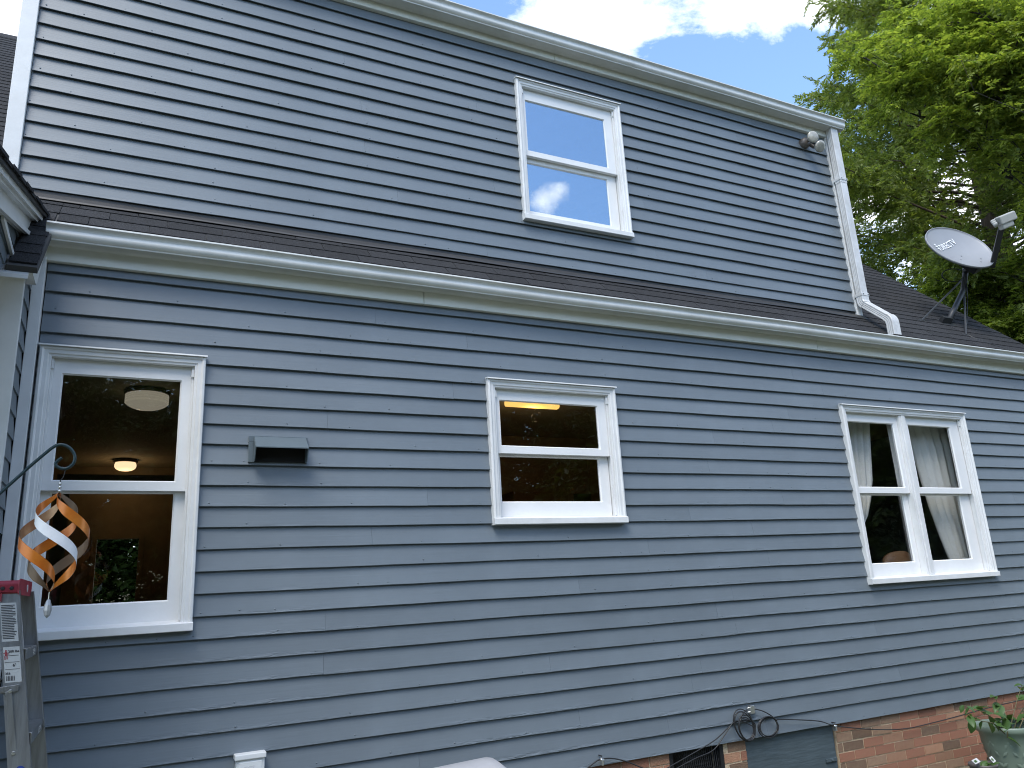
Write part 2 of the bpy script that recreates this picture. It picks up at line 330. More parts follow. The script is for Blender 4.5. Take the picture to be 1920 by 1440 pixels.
def board_row(z0, z1, xa, xb, yp, ops, joints, seed):
    """one course of lap siding, split at its joints; thicker at the butt, notched round the openings"""
    rnd = random.Random(seed); butt, top = .0245, .0035; full = E_+.022
    def ysurf(z, z0): return yp + (butt-top)*(z-z0)/full
    cuts = [xa]+[j for j in sorted(joints) if xa+.2 < j < xb-.2 and not any(o[0]-.05 < j < o[1]+.05 and o[2] < z1 and o[3] > z0 for o in ops)]+[xb]
    ph = rnd.random()*9
    def wob(x): return .0011*math.sin(x*3.1+ph)+.0007*math.sin(x*8.3+ph*2)+.0004*math.sin(x*23+ph)
    def wob2(x): return .0010*math.sin(x*2.3+ph*3)+.0006*math.sin(x*6.1+ph)
    for a, b in zip(cuts[:-1], cuts[1:]):
        dzz = rnd.uniform(-.0012,.0012) if len(cuts) > 2 else 0
        segs = [(a+.0005, b-.0005)]; cells = []
        hit = [o for o in ops if o[2] < z1 and o[3] > z0 and o[0] < b and o[1] > a]
        x = a+.0005
        for o in sorted(hit):
            cells.append((x, o[0], z0, z1))
            if z1 > o[3] > z0: cells.append((o[0], o[1], o[3], z1))
            if z0 < o[2] < z1: cells.append((o[0], o[1], z0, o[2]))
            x = o[1]
        cells.append((x, b-.0005, z0, z1))
        groups = []; cur = []
        for c in cells:                       # cells that touch form one board
            if c[1]-c[0] < .004: continue
            if cur and abs(cur[-1][1]-c[0]) < 1e-5: cur.append(c)
            else:
                if cur: groups.append(cur)
                cur = [c]
        if cur: groups.append(cur)
        for gcells in groups:
            mb = MB()
            for c in gcells:
                nn = max(2, int((c[1]-c[0])/.12)+1); X = np.linspace(c[0], c[1], nn)
                rows = []
                for xx in X:
                    zb = c[2]+(wob(xx)+dzz if c[2] == z0 else 0); zt = c[3]+(.022 if c[3] == z1 else 0)
                    yo = ysurf(zb, z0)+wob2(xx); yt = ysurf(zt, z0); rd = .0022
                    zm = zb+.03
                    rows.append([(xx, yp+.0255, zt), (xx, yp+.0245, zb+.036), (xx, yo+.0050, zb+.024), (xx, yo+.0036, zb), (xx, yo+rd, zb-.0002), (xx, yo, zb+rd), (xx, ysurf(zm, z0)+wob2(xx)*.7, zm), (xx, yt, zt), (xx, yp+.0255, zt)])
                mb.grid(rows); k = 9
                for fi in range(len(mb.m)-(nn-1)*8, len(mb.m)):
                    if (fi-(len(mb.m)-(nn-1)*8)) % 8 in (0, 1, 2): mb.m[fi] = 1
                mb.add(rows[0], [tuple(range(k))]); mb.add(rows[-1], [tuple(range(k))[::-1]])
            o = mb.build('siding_board', [SIDING, LAP_SHADE], house, loc=((gcells[0][0]), yp, z0))
JT = {}
for k in range(26):
    z0 = SB+k*E_; z1 = min(z0+E_, 3.40)
    js = [random.Random(k*7+1).uniform(.9, 2.6)+2.9*i+(.9 if k % 2 else 0) for i in range(3)] if k % 3 != 1 else [random.Random(k).uniform(3, 5.2)]
    if k == 24: js = [1.27]
    if k == 1: js = [1.5, 3.2, 6.0]
    board_row(z0, z1, XL+.002, XR-.05, 0.0, openings(0.0), js, 100+k)
UZ = [3.985]+[4.075+i*E_ for i in range(16)]
for k, z0 in enumerate(UZ):
    z1 = UZ[k+1] if k+1 < len(UZ) else 5.885
    js = [random.Random(k*5+3).uniform(.6, 1.8)+2.4*i for i in range(3)] if k % 3 == 0 else [random.Random(k+40).uniform(1.2, 5.2)]
    if k == 1: js = [4.27]
    if k == 3: js = [1.52]
    if k == 0: js = [2.2]
    board_row(z0, z1, -.743, 6.046, YU, openings(YU), js, 300+k)
# painted-over nail heads: hundreds, too small to pick apart
NAIL = MB()
def nails(z, xa, xb, yp, ops, seed):
    rnd = random.Random(seed); x = xa+.03
    while x < xb:
        xx = x+rnd.uniform(-.03,.03); zz = z+.016+rnd.uniform(-.004,.008)
        if not any(o[0]-.06 < xx < o[1]+.06 and o[2]-.03 < zz < o[3]+.03 for o in ops) and rnd.random() < .7:
            NAIL.lathe([(.0052,-.001),(.0042,.0010),(.0018,.0016),(.0001,.0017)], 7, (xx, yp+.002, zz), (0,-1,0))
        x += rnd.choice((.406,.406,.203,.6))
for k in range(25): nails(SB+k*E_, XL, XR-.1, 0, openings(0.0), 500+k)
for k, z0 in enumerate(UZ): nails(z0, -.743, 6.04, YU, openings(YU), 600+k)
kind(NAIL.build('nail_heads', SIDING, house, smooth=True), 'stuff')

# trim boards
def part_box(name, mt, x0, x1, y0, y1, z0, z1, bevel=.003, parent=house):
    m = MB(); m.box(x0, x1, y0, y1, z0, z1); return m.build(name, mt, parent, bevel=bevel)
part_box('corner_board', WHITE, -.575, -.5205, -.030, .020, .50, 3.44)
part_box('corner_board', WHITE, -.832, -.745, YU-.020, YU+.10, 3.80, 5.97)
part_box('corner_board', WHITE, 6.048, 6.120, YU-.012, YU+.10, 3.90, 5.96)
part_box('corner_board', WHITE, 8.232, 8.30, -.02, .13, .50, 3.52)
part_box('frieze_board', CREAM, -.575, 1.585, -.022, .020, 3.424, 3.525)
part_box('frieze_board', CREAM, 1.588, 5.10, -.0225, .020, 3.4245, 3.525)
part_box('frieze_board', CREAM, 5.103, 8.30, -.022, .020, 3.424, 3.525)
part_box('frieze_board', CREAM, -.80, 2.9, YU-.020, YU+.02, 5.868, 5.955)
part_box('frieze_board', CREAM, 2.903, 6.118, YU-.0205, YU+.02, 5.868, 5.955)

def gutter(yw, x0, x1, zb, seams):
    """K-style gutter hung straight on the frieze: bottom, ogee front, rolled lip, open top"""
    outer = [(-.022,.088),(-.022,.0),(-.112,.0),(-.114,-.0015),(-.117,.0),(-.118,.006)]
    for y_, z_ in ((-.124,.010),(-.131,.016),(-.1365,.024),(-.139,.032),(-.139,.040),(-.1375,.048),(-.138,.056),(-.142,.064),(-.148,.070)): outer.append((y_, z_))
    outer += [(-.155,.0735),(-.159,.077),(-.159,.0845),(-.155,.0875),(-.146,.086),(-.146,.080)]
    inner = [(-.152,.079),(-.149,.0745)]+[(y+.004, z+.001) for y, z in outer[14:4:-1]]+[(-.112,.004),(-.028,.004),(-.028,.088)]
    prof = outer+inner
    m = MB(); n = len(prof); X = np.linspace(x0, x1, int((x1-x0)/.3)+2)
    P = [[(x, yw+y, zb+z+.0016*math.sin(x*1.7)+.001*math.sin(x*4.3)) for x in X] for y, z in prof+[prof[0]]]
    m.grid(P)
    o = m.build('gutter', GUTTER, house, smooth=False)
    for p in o.data.polygons: p.use_smooth = True
    ed = o.modifiers.new('split', 'EDGE_SPLIT'); ed.split_angle = R(38)
    cap = [(y, z) for y, z in outer[:16]]
    for xe in (x0-.003, x1):
        c = MB(); c.prism([(yw+y, zb+z) for y, z in cap], xe, xe+.003); c.build('end_cap', GUTTER, o)
    for s in seams:
        c = MB(); pr = [(yw+y*1.012-.0006, zb+z-.0008) for y, z in outer[1:17]]
        c.grid([[(x, y, z) for x in (s-.02, s+.02)] for y, z in pr]); c.build('seam_band', GUTTER, o, smooth=True)
    for x in np.arange(x0+.3, x1, .75):
        c = MB(); c.box(x-.008, x+.008, yw-.150, yw-.03, zb+.0745, zb+.0775); c.build('hanger', GUTTER, o)
    return o
gutter(0.0, -.524, 8.46, 3.505, [3.35]); gutter(YU, -.84, 6.205, 5.930, [3.6])

# downspout from the upper gutter: straight drop, elbow, run down the roof into the lower gutter
def spout(pts, ups, w, d, name, parent=None):
    m = MB(); P = []
    ring = []
    for (a, b) in ((-1,-1),(1,-1),(1,1),(-1,1)):      # rounded corners with shallow flutes on the faces
        ring.append((a, b))
    prof = []
    for i in range(4):
        a0, b0 = ring[i]; a1, b1 = ring[(i+1)%4]
        for k in range(9):
            t = (k+.5)/9; x = a0+(a1-a0)*t; y = b0+(b1-b0)*t
            ins = .05 if k in (2, 4, 6) else 0.0; cnr = .10 if k in (0, 8) else 0
            if i % 2 == 0: prof.append((x*(1-cnr*.2), y*(1-ins)))
            else: prof.append((x*(1-ins), y*(1-cnr*.2)))
    rows = []
    for p, up in zip(pts, ups):
        p = np.array(p, float); up = np.array(up, float)/np.linalg.norm(up); sx = np.array([1.0,0,0])
        rows.append([p+sx*x*w/2+up*y*d/2 for x, y in prof+[prof[0]]])
    m.grid(rows); m.add(rows[0][:-1], [tuple(range(36))]); m.add(rows[-1][:-1], [tuple(range(36))[::-1]])
    return m.build(name, PIPE, parent)
dsx, dsy = 6.090, YU-.062
DS = spout([(dsx,dsy,5.935),(dsx,dsy,5.32)], [(0,-1,0)]*2, .094, .072, 'downspout', house)
spout([(dsx,dsy,5.36),(dsx,dsy,4.105)], [(0,-1,0)]*2, .089, .067, 'pipe_section', DS)
el = []; ups = []
p0 = np.array([dsx, dsy, 4.10]); sl = -ROOF_S
for i in range(9):                                     # upper elbow
    a = i/8*R(45.8); el.append(p0+np.array([0,-.075*(1-math.cos(a)),-.075*math.sin(a)-.02])); ups.append((0,-math.cos(a),math.sin(a)))
spout([p0+np.array([0,0,.05])]+el, [(0,-1,0)]+ups, .096, .074, 'elbow', DS)
e0 = el[-1]; e1 = e0+sl*.30
spout([e0-sl*.01, e1], [ROOF_N]*2, .090, .066, 'pipe_section', DS)
lo = []; ups = []
for i in range(9):                                     # lower elbow turns down into the gutter
    a = R(45.8)*(1-i/8); lo.append(e1+np.array([0,-.07*(math.cos(a)-math.cos(R(45.8))),-.07*(math.sin(R(45.8))-math.sin(a))*1.1])); ups.append((0,-math.cos(a),math.sin(a)))
lo.append(lo[-1]+np.array([0,0,-.12])); ups.append((0,-1,0))
spout([e1-sl*.015]+lo, [ROOF_N]+ups, .097, .074, 'elbow', DS)
for zz in (5.36, 4.13):
    c = MB(); c.box(dsx-.0505, dsx+.0505, dsy-.0395, dsy+.05, zz-.014, zz+.014); c.build('strap', PIPE, DS, bevel=.002)
    for sx in (-.03,.035):
        c = MB(); c.lathe([(.0055,0),(.005,.003),(.0001,.0035)], 8, (dsx+sx, dsy-.0395, zz), (0,-1,0)); c.build('screw', BLACK, DS)

# ------------------------------------------------------------------ roofs
RXR = 8.44; SM = 6.05                       # right rake, slope length to the ridge
roof = MB()
def deck(x0, x1, s0, s1, th=.03):
    a, b, c, d = roofp(x0, s0), roofp(x1, s0), roofp(x1, s1), roofp(x0, s1); dn = -ROOF_N*th
    roof.add([a, b, c, d, a+dn, b+dn, c+dn, d+dn], [(0,1,2,3),(7,6,5,4),(0,4,5,1),(1,5,6,2),(2,6,7,3),(3,7,4,0)])
deck(-.50, RXR, .01, .62); deck(6.0, RXR, .62, SM); deck(-3.0, -.78, .30, SM)
deck(-.625, -.50, -.552, .62)
ro = roof.build('roof', DARK, house)
tabs = {}
def tab_mesh(w, l, th):
    key = (round(w,3), round(l,3))
    if key not in tabs:
        m = MB(); m.prism([(0,.0085),(l,.002),(l,0),(0,0)], .0022, w-.0022)
        me = bpy.data.meshes.new('shingle'); me.from_pydata(m.v, [], m.f)
        # bake the roof tilt into the mesh so that the object transform stays a translation
        for v in me.vertices: v.co = Vector(np.array([v.co.x,0,0])+ROOF_S*v.co.y+ROOF_N*v.co.z)
        me.materials.append(SHINGLE); me.update(); tabs[key] = me
    return tabs[key]
def shingle(x, s, w, l, name='shingle'):
    o = bpy.data.objects.new(name, tab_mesh(w, l, .006)); col.objects.link(o); p = roofp(x, s, .001+random.uniform(0,.0012))
    o.location = p; attach(o, ro)
EX = .132
def course(x0, x1, k, s, width=.305):
    off = [0, .155, .06, .22, .11][k % 5]; x = x0-off
    while x < x1-.01:
        a, b = max(x, x0), min(x+width, x1)
        if b-a > .03: shingle(a, s+random.uniform(-.002,.002), b-a, .17)
        x += width
for k in range(4): course(-.50, 6.30, k, k*EX)
for k in range(20): course(6.14 if k >= 4 else 6.30, RXR+.012, k, k*EX)
for k in range(20, 46):
    shingle(6.14, k*EX, RXR+.012-6.14, .17, 'shingle_course')
for k in range(3, 46): shingle(-2.9, k*EX, 2.9-.832, .17, 'shingle_course')
for k in range(-4, 4): shingle(-.622+random.uniform(0,.004), k*EX+random.uniform(-.006,.006), .112+random.uniform(-.006,.012), .18)
m = MB(); rr_ = roofp(0, SM); m.prism([(rr_[1]-.15, rr_[2]-.13),(rr_[1], rr_[2]+.02),(rr_[1]+.15, rr_[2]-.13)], 6.1, RXR+.01); m.build('ridge_cap', SHINGLE, ro)
m = MB(); m.prism([(rr_[1]-.15, rr_[2]-.13),(rr_[1], rr_[2]+.02),(rr_[1]+.15, rr_[2]-.13)], -2.9, -.83); m.build('ridge_cap', SHINGLE, ro)
# right rake trim
m = MB(); a, b = roofp(RXR-.02, 0, -.032), roofp(RXR-.02, SM, -.032)
m.add([a, b, b+np.array([0,0,-.14]), a+np.array([0,0,-.14])]+[q+np.array([.02,0,0]) for q in (a, b, b+np.array([0,0,-.14]), a+np.array([0,0,-.14]))],
      [(0,3,2,1),(4,5,6,7),(0,1,5,4),(1,2,6,5),(2,3,7,6),(3,0,4,7)]); m.build('rake_board', WHITE, house)
# apron flashing where the dormer wall meets the roof, and the dark gap above it
rz = RZ0+RS*(YU)
m = MB(); fz = RZ0+RS*(YU-.02)
rf_ = lambda y: RZ0+RS*y
prof = [(YU+.012, 3.995),(YU+.012, 3.945),(YU-.008, rf_(YU-.008)+.030),(YU-.052, rf_(YU-.052)+.032),(YU-.057, rf_(YU-.057)+.024),(YU-.052, rf_(YU-.052)+.026),(YU-.004, rf_(YU-.004)+.022),(YU+.02,3.90)]
X = np.linspace(-.82, 6.12, 30)
m.grid([[(x, y+.002*math.sin(x*2.1)*(1 if i in (2,3,4,5) else .3), z+.003*math.sin(x*3.7+i*.2)*(1 if i in (3,4,5) else 0)) for i, (y, z) in enumerate(prof)] for x in X])
m.build('flashing', FLASH, house)
# dormer body: side cheeks, shed roof
m = MB(); m.prism([(YU+.03, RZ0+RS*(YU+.03)),(YU+.03,5.95),(4.2,7.70),(4.2,RZ0+RS*4.2)], 6.00, 6.10); m.build('dormer_side', SIDING, house)
m = MB(); m.prism([(YU+.03, RZ0+RS*(YU+.03)),(YU+.03,5.95),(4.2,7.70),(4.2,RZ0+RS*4.2)], -.80, -.75); m.build('dormer_side', SIDING, house)
m = MB(); m.prism([(YU-.055,5.998),(YU-.055,6.010),(4.26,7.80),(4.26,7.76)], -.86, 6.20); m.build('dormer_roof', SHINGLE, house)
# the rest of the shell, which closes the rooms
m = MB(); m.box(8.16, 8.25, .12, 8.6, .0, 3.55); m.prism([(.0,3.5),(4.26,7.60),(8.6,3.5)], 8.16, 8.25); m.build('gable_wall', SIDING, house)
BW = (-.42,.085,1.10,2.42)
m = MB(); wall_cells(m, -6, 8.25, .0, 3.5, 5.0, 5.12, [BW]); m.build('rear_wall', ROOM, house)
m = MB(); m.prism([(4.26,7.76),(4.26,7.80),(8.8,3.44),(8.8,3.40)], -6, RXR); m.build('roof_slope', SHINGLE, house)
m = MB(); m.box(-6, 8.16, .12, 5.0, 3.15, 3.20); m.build('ceiling', ROOMC, house)
m = MB(); m.box(-6, 8.16, .12, 5.0, .70, .75); m.build('floor', ROOM, house)
for x in (1.3, 4.35, -1.6):
    m = MB(); m.box(x, x+.1, .12, 5.0, .75, 3.15); m.build('partition', ROOM, house)
m = MB(); m.box(1.4, 4.35, 2.6, 2.7, .75, 3.15); m.build('partition', ROOM, house)
m = MB(); m.box(-.8, 6.0, YU+2.5, YU+2.6, 3.9, 6.6); m.box(-.8, 6.0, YU+.12, YU+2.6, 6.05, 6.15); m.box(-.8, 6.0, YU+.12, YU+2.6, 3.86, 3.9); m.build('attic_room', ROOM, house)
# rear window of the left room with its muntin, looking out on the back garden
m = MB()
m.box(BW[0], BW[0]+.05, 4.98, 5.10, BW[2], BW[3]); m.box(BW[1]-.05, BW[1], 4.98, 5.10, BW[2], BW[3])
m.box(BW[0]+.05, BW[1]-.05, 4.98, 5.10, BW[3]-.05, BW[3]); m.box(BW[0]+.05, BW[1]-.05, 4.98, 5.10, BW[2], BW[2]+.05); m.box(BW[0]+.05, BW[1]-.05, 4.99, 5.09, 1.60, 1.66)
m.build('rear_window_frame', ROOM, house)
# door frame standing inside the left room
m = MB()
for (x0, x1, z0, z1) in ((-.62,-.52,.75,2.62),(.36,.46,.75,2.62),(-.62,.46,2.62,2.74)): m.box(x0, x1, 2.9, 3.0, z0, z1)
m.build('door_frame', mat('inner_door_trim', (.20,.16,.09), rough=.5), house)

# ------------------------------------------------------------------ windows
CASE = [(0,-.020),(0,.024),(.003,.028),(.013,.031),(.019,.027),(.022,.022),(.040,.021),(.044,.016),(.054,.014),(.056,.011),(.056,-.045)]
def window(key, label):
    w = WINS[key]; (x0, x1), (z0, z1), yp = w['x'], w['z'], w['y']; win = empty('window', ((x0+x1)/2, yp, z0), house); win['label'] = label
    sill = .042
    m = MB(); rows = []
    for d, h in CASE: rows.append([(x0+d, yp-h, z0+sill-.002),(x0+d, yp-h, z1-d),(x1-d, yp-h, z1-d),(x1-d, yp-h, z0+sill-.002)])
    m.grid(rows); m.add([r[0] for r in rows], [tuple(range(len(rows)))]); m.add([r[3] for r in rows], [tuple(range(len(rows)))[::-1]])
    m.build('casing', WHITE, win)
    m = MB(); m.prism([(yp-.004, z1+.010),(yp-.040, z1+.004),(yp-.041, z1-.004),(yp-.037, z1-.004),(yp-.036, z1+.0005),(yp-.004,z1+.001)], x0-.006, x1+.006); m.build('drip_cap', WHITE, win)
    m = MB(); m.prism([(yp+.10, z0+.062),(yp-.036, z0+sill),(yp-.040, z0+sill-.004),(yp-.040, z0+.003),(yp-.036, z0),(yp+.10,z0)], x0-.002, x1+.002); m.build('sill', WHITE, win)
    ix0, ix1, iz0, iz1 = x0+.056, x1-.056, z0+sill, z1-.056
    m = MB(); m.box(ix0-.02, ix0-.0005, yp+.006, yp+.13, z0+.02, iz1+.02); m.box(ix1+.0005, ix1+.02, yp+.006, yp+.13, z0+.02, iz1+.02); m.box(ix0, ix1, yp+.006, yp+.13, iz1+.0005, iz1+.02)
    for xe, s in ((ix0, 1), (ix1, -1)):      # parting stops with the little stop blocks near the top
        m.box(min(xe, xe+s*.011), max(xe, xe+s*.011), yp+.004, yp+.016, z0+sill+.012, iz1); m.box(min(xe+s*.001, xe+s*.014), max(xe+s*.001, xe+s*.014), yp-.004, yp+.018, iz1-.062, iz1-.018)
    m.build('jamb', WHITE, win, bevel=.0015)
    gl = w['g']; (ul, uh), (ll, lh) = w['up'], w['lo']; gm = GLASS_UP if key == 'w4' else GLASS
    if len(gl) == 2:
        c = (gl[0][1]+gl[1][0])/2
        m = MB(); m.box(c-.042, c+.042, yp-.006, yp+.13, z0+.046, iz1-.0005); m.box(c-.020, c+.020, yp-.013, yp-.004, z0+.046, iz1-.0005); m.build('mullion', WHITE, win, bevel=.002)
    spans = [(ix0+.006, ix1-.006)] if len(gl) == 1 else [(ix0+.006, (gl[0][1]+gl[1][0])/2-.044), ((gl[0][1]+gl[1][0])/2+.044, ix1-.006)]
    for (sx0, sx1), (gx0, gx1) in zip(spans, gl):
        for (gz0, gz1, sz0, sz1, ya, yb) in ((ul, uh, ul-.047, iz1-.001, yp+.020, yp+.052), (ll, lh, z0+sill+.012, lh+.045, yp+.056, yp+.088)):
            m = MB(); m.box(sx0, gx0, ya, yb, sz0, sz1); m.box(gx1, sx1, ya, yb, sz0, sz1); m.box(gx0, gx1, ya, yb, gz1, sz1); m.box(gx0, gx1, ya, yb, sz0, gz0)
            q = .007                          # glazing bevel round the glass
            for (a, b, c_, d) in (((gx0,gz0),(gx0,gz1),(gx0+q,gz1-q),(gx0+q,gz0+q)),((gx0,gz1),(gx1,gz1),(gx1-q,gz1-q),(gx0+q,gz1-q)),((gx1,gz1),(gx1,gz0),(gx1-q,gz0+q),(gx1-q,gz1-q)),((gx1,gz0),(gx0,gz0),(gx0+q,gz0+q),(gx1-q,gz0+q))):
                m.add([(a[0],ya+.0015,a[1]),(b[0],ya+.0015,b[1]),(c_[0],ya+.013,c_[1]),(d[0],ya+.013,d[1])], [(0,1,2,3)])
            sash = m.build('sash', SASH, win)
            p = MB(); p.box(gx0-.003, gx1+.003, ya+.012, ya+.016, gz0-.003, gz1+.003); p.build('pane', gm, win)
        if key != 'w4':
            p = MB(); p.box((gx0+gx1)/2-.03, (gx0+gx1)/2+.03, yp+.052, yp+.10, ll+(lh-ll)+.046, lh+.056); p.build('sash_lock', BLACK, win)
    return win
window('w1', 'tall window beside the inside corner with two ceiling lamps showing inside')
window('w2', 'small square window with a yellow tube light inside')
window('w3', 'paired window with white curtains inside')
window('w4', 'upstairs window reflecting blue sky and a cloud')

# ------------------------------------------------------------------ brick foundation, crawl vent, access door
BRICK = mat('red_brick', (.30,.125,.075), rough=.9, var=.4, scale=22, objvar=.2, c2=(.28,.135,.082), bump=.5, bscale=90)
BRICK2 = mat('brown_brick', (.20,.115,.075), rough=.9, var=.3, scale=30, objvar=.3, c2=(.24,.16,.10), bump=.5, bscale=90)
BRICK3 = mat('pale_brick', (.33,.19,.115), rough=.9, var=.3, scale=30, objvar=.2, c2=(.30,.15,.09), bump=.5, bscale=90)
MORTAR = mat('mortar', (.50,.39,.26), rough=.95, var=.25, scale=40, bump=.6, bscale=160)
fd = MB(); YF = .030; VX = (.7165*4.46, .8165*4.46); DX = (.8605*4.46, 1.0515*4.46)
ops = [(VX[0], VX[1], .18, SB+.02), (DX[0], DX[1], -.02, SB+.02)]
wall_cells(fd, -.6, XR-.05, -.05, SB+.012, YF+.0005, .22, [o for o in ops]); foundation = fd.build('foundation', MORTAR, house)
bl, bh, jt = .2032, .0572, .0095
bm = {}
for var_, mt in enumerate((BRICK, BRICK2, BRICK3)):
    for L in (bl, bl/2-jt/2):
        m = MB(); m.box(0, L, 0, .05, 0, bh)
        for i, q in enumerate(m.v): m.v[i] = (q[0]+random.uniform(-.002,.002), q[1], q[2]+random.uniform(-.0015,.0015))
        me = bpy.data.meshes.new('brick'); me.from_pydata(m.v, [], m.f); me.materials.append(mt); me.update(); bm[(var_, round(L,4))] = me
nb = 0
zc = SB-.004-bh; k = 0
while zc > .06:
    x = 2.30 + (0 if k % 2 else -(bl+jt)/2)
    while x < XR-.25:
        L = bl; xa, xb = x, x+bl; skip = False
        for o in ops:
            if zc+bh > o[2]:
                if xa >= o[0]-.01 and xb <= o[1]+.01: skip = True
                elif xa < o[0] < xb: xb = o[0]-.002
                elif xa < o[1] < xb: xa = o[1]+.002
        if not skip and xb-xa > .04:
            v_ = random.choice((0,0,0,1,2)); key = round(bl,4)
            if xb-xa < bl-.01:
                m = MB(); m.box(0, xb-xa, 0, .05, 0, bh); me = bpy.data.meshes.new('brick'); me.from_pydata(m.v, [], m.f); me.materials.append((BRICK, BRICK2, BRICK3)[v_]); me.update()
            else: me = bm[(v_, key)]
            o = bpy.data.objects.new('brick', me); col.objects.link(o); o.location = (xa, YF-.004+random.uniform(-.0015,.0015), zc+random.uniform(-.001,.001)); attach(o, foundation); nb += 1
        x += bl+jt
    zc -= bh+jt; k += 1
DOORP = mat('access_door_paint', (.065,.088,.100), rough=.55, var=.15, scale=4, bump=.35, bscale=6, bstretch=(1.2,1,9))
door = part_box('access_door', DOORP, DX[0]+.004, DX[1]-.02, .035, .055, .05, SB-.004, .002)
lx, _, lz = at_y(1563, 1424, .03)
m = MB(); m.box(lx-.075, lx+.03, .022, .034, lz-.010, lz+.010); m.lathe([(.009,0),(.009,.02),(.006,.022),(.0001,.022)], 8, (lx-.02,.034,lz), (0,-1,0)); m.build('latch', DOORP, door)
vent = empty('crawl_vent', (VX[0], .05, .18), house)
m = MB(); m.box(VX[0], VX[0]+.03, .028, .10, .18, SB-.004); m.box(VX[1]-.03, VX[1], .028, .10, .18, SB-.004); m.box(VX[0]+.03, VX[1]-.03, .028, .10, .18, .21); m.build('vent_frame', BLACK, vent)
m = MB(); rows = 16; st = .03
for i in range(24):
    x = VX[0]+.03+i*.0175
    for s in (-1, 1):
        a = np.array([x, .05, .21]); zt = SB-.01; b = np.array([x+s*.12, .05, zt])
        xlo, xhi = VX[0]+.03, VX[1]-.03
        t1 = 1.0
        if b[0] > xhi: t1 = (xhi-a[0])/(b[0]-a[0])
        if b[0] < xlo: t1 = (xlo-a[0])/(b[0]-a[0])
        if t1 > .02 and a[0] < xhi: m.tube([a, a+(b-a)*t1], .0022, 4)
m.build('mesh_grille', BLACK, vent); part_box('vent_back', BLACK, VX[0]+.002, VX[1]-.002, .15, .16, .18, SB, 0, vent)

# ------------------------------------------------------------------ the projecting wing at the left: lower wall, eave return, porch roof above
WX, WY = -.575, -.275                       # its side wall and its front wall
wing = empty('wing', (WX, WY, 0), house)
WRT = .42
def side_rows(x, ya_f, yb_f, zlist, parent, out=1):
    for k, (z0, z1) in enumerate(zlist):
        m = MB(); butt, top = .0135, .0035
        def sect(z): return (x+butt-(butt-top)*(z-z0)/(E_+.02))
        zt = z1+.018
        a0, a1, b0, b1 = ya_f(z0), ya_f(z1), yb_f(z0), yb_f(z1)
        if b0-a0 < .01: continue
        v = [(sect(z0), a0, z0),(sect(z0), b0, z0),(sect(zt), b1, zt),(sect(zt), a1, zt),(x-.012, a0, z0),(x-.012, b0, z0),(x-.012, b1, zt),(x-.012, a1, zt)]
        m.add(v, [(0,1,2,3),(7,6,5,4),(0,4,5,1),(1,5,6,2),(2,6,7,3),(3,7,4,0)]); m.build('siding_board', SIDING, parent, loc=(x, a0, z0))
zl = [(.40+i*E_, .40+(i+1)*E_) for i in range(26)]
side_rows(WX-.012, lambda z: WY+.030, lambda z: min(-.031, max(WY+.031, (z-3.30)*-.9-.0)) if z > 3.34 else -.031, zl, wing)
m = MB(); m.box(-2.6, WX-.012, WY+.03, .10, .40, 3.24); m.build('wing_wall', DARK, wing)
# broad white corner board with its narrow return
m = MB(); m.box(-.815, WX+.002, WY, WY+.028, .38, 3.222); m.build('corner_board', WHITE, wing, bevel=.003)
m = MB(); m.box(-2.6, -.817, WY+.006, WY+.028, .38, 3.222); m.build('front_cladding', SIDING, wing)
# eave return: white box under the roof strip
yb = -.49
def rz_(y): return RZ0+RS*y-.035
m = MB(); m.prism([(yb+.155, 3.215),(yb+.155, rz_(yb+.155)),(.05, rz_(.05)),(.05, rz_(.05)-.10),(WY+.10, 3.215)], -.80, -.535); m.build('eave_return', WHITE, wing, bevel=.003)
m = MB(); m.prism([(yb+.005, rz_(yb)-.002),(yb+.005, rz_(yb)-.022),(yb+.17, rz_(yb+.17)-.02),(yb+.17, rz_(yb+.17))], -.80, -.535); m.build('soffit', WHITE, wing)
# porch roof: low slope, its rake and sided gable triangle face right
PS = .315
def pz(y): return 3.70+PS*(y-.02)
GX = -.628
def tri_lo(y): return RZ0+RS*y+.006
zt = []; z = 3.10
while z < 3.72: zt.append((z, z+.085)); z += .085
side_rows(GX-.0145, lambda z: max(-1.6, (z+.075-3.70)/PS+.02), lambda z: min(-.02, (z-RZ0)/RS-.004), zt[:7], wing)
m = MB(); m.prism([(-1.7, 3.05),(-.62,3.05),(-.10, 3.56),(.25,3.70),(-1.7,pz(-1.7)-.03)], -2.6, GX-.016); m.build('gable_wall', DARK, wing)
# trim down the left edge of the triangle
m = MB(); p1, p2 = at_x(0, 405, GX), at_x(24, 497, GX); m.obox((p1+p2)/2+np.array([.01,0,0]), (.006,0,0), (p2-p1)/2, np.array([0,.004,-.014])); m.build('gable_trim', WHITE, wing)
dy0, dy1 = -2.0, .02
def slab(nm, x0, x1, ya, yb_, o0, o1, mt):
    m = MB(); m.prism([(ya, pz(ya)+o0),(yb_, pz(yb_)+o0),(yb_, pz(yb_)+o1),(ya, pz(ya)+o1)], x0, x1); return m.build(nm, mt, wing, bevel=.002)
slab('rake_board', GX, GX+.022, dy0, dy1-.03, -.150, -.022, WHITE)
slab('rake_soffit', GX+.022, GX+.040, dy0, dy1-.03, -.154, -.135, WHITE)
slab('crown_moulding', GX+.022, GX+.050, dy0, dy1, -.055, -.020, WHITE)
slab('crown_moulding', GX+.050, GX+.066, dy0, dy1, -.040, -.016, WHITE)
slab('drip_edge', GX-.3, GX+.080, dy0, dy1+.03, -.014, .001, FLASH)
for i in range(12):
    ya = dy0+i*.17; slab('shingle_edge', -2.6, GX+.088+random.uniform(-.006,.008), ya, min(ya+.21, dy1+.06), .0015+.004*(i % 2), .014+.004*(i % 2), SHINGLE)

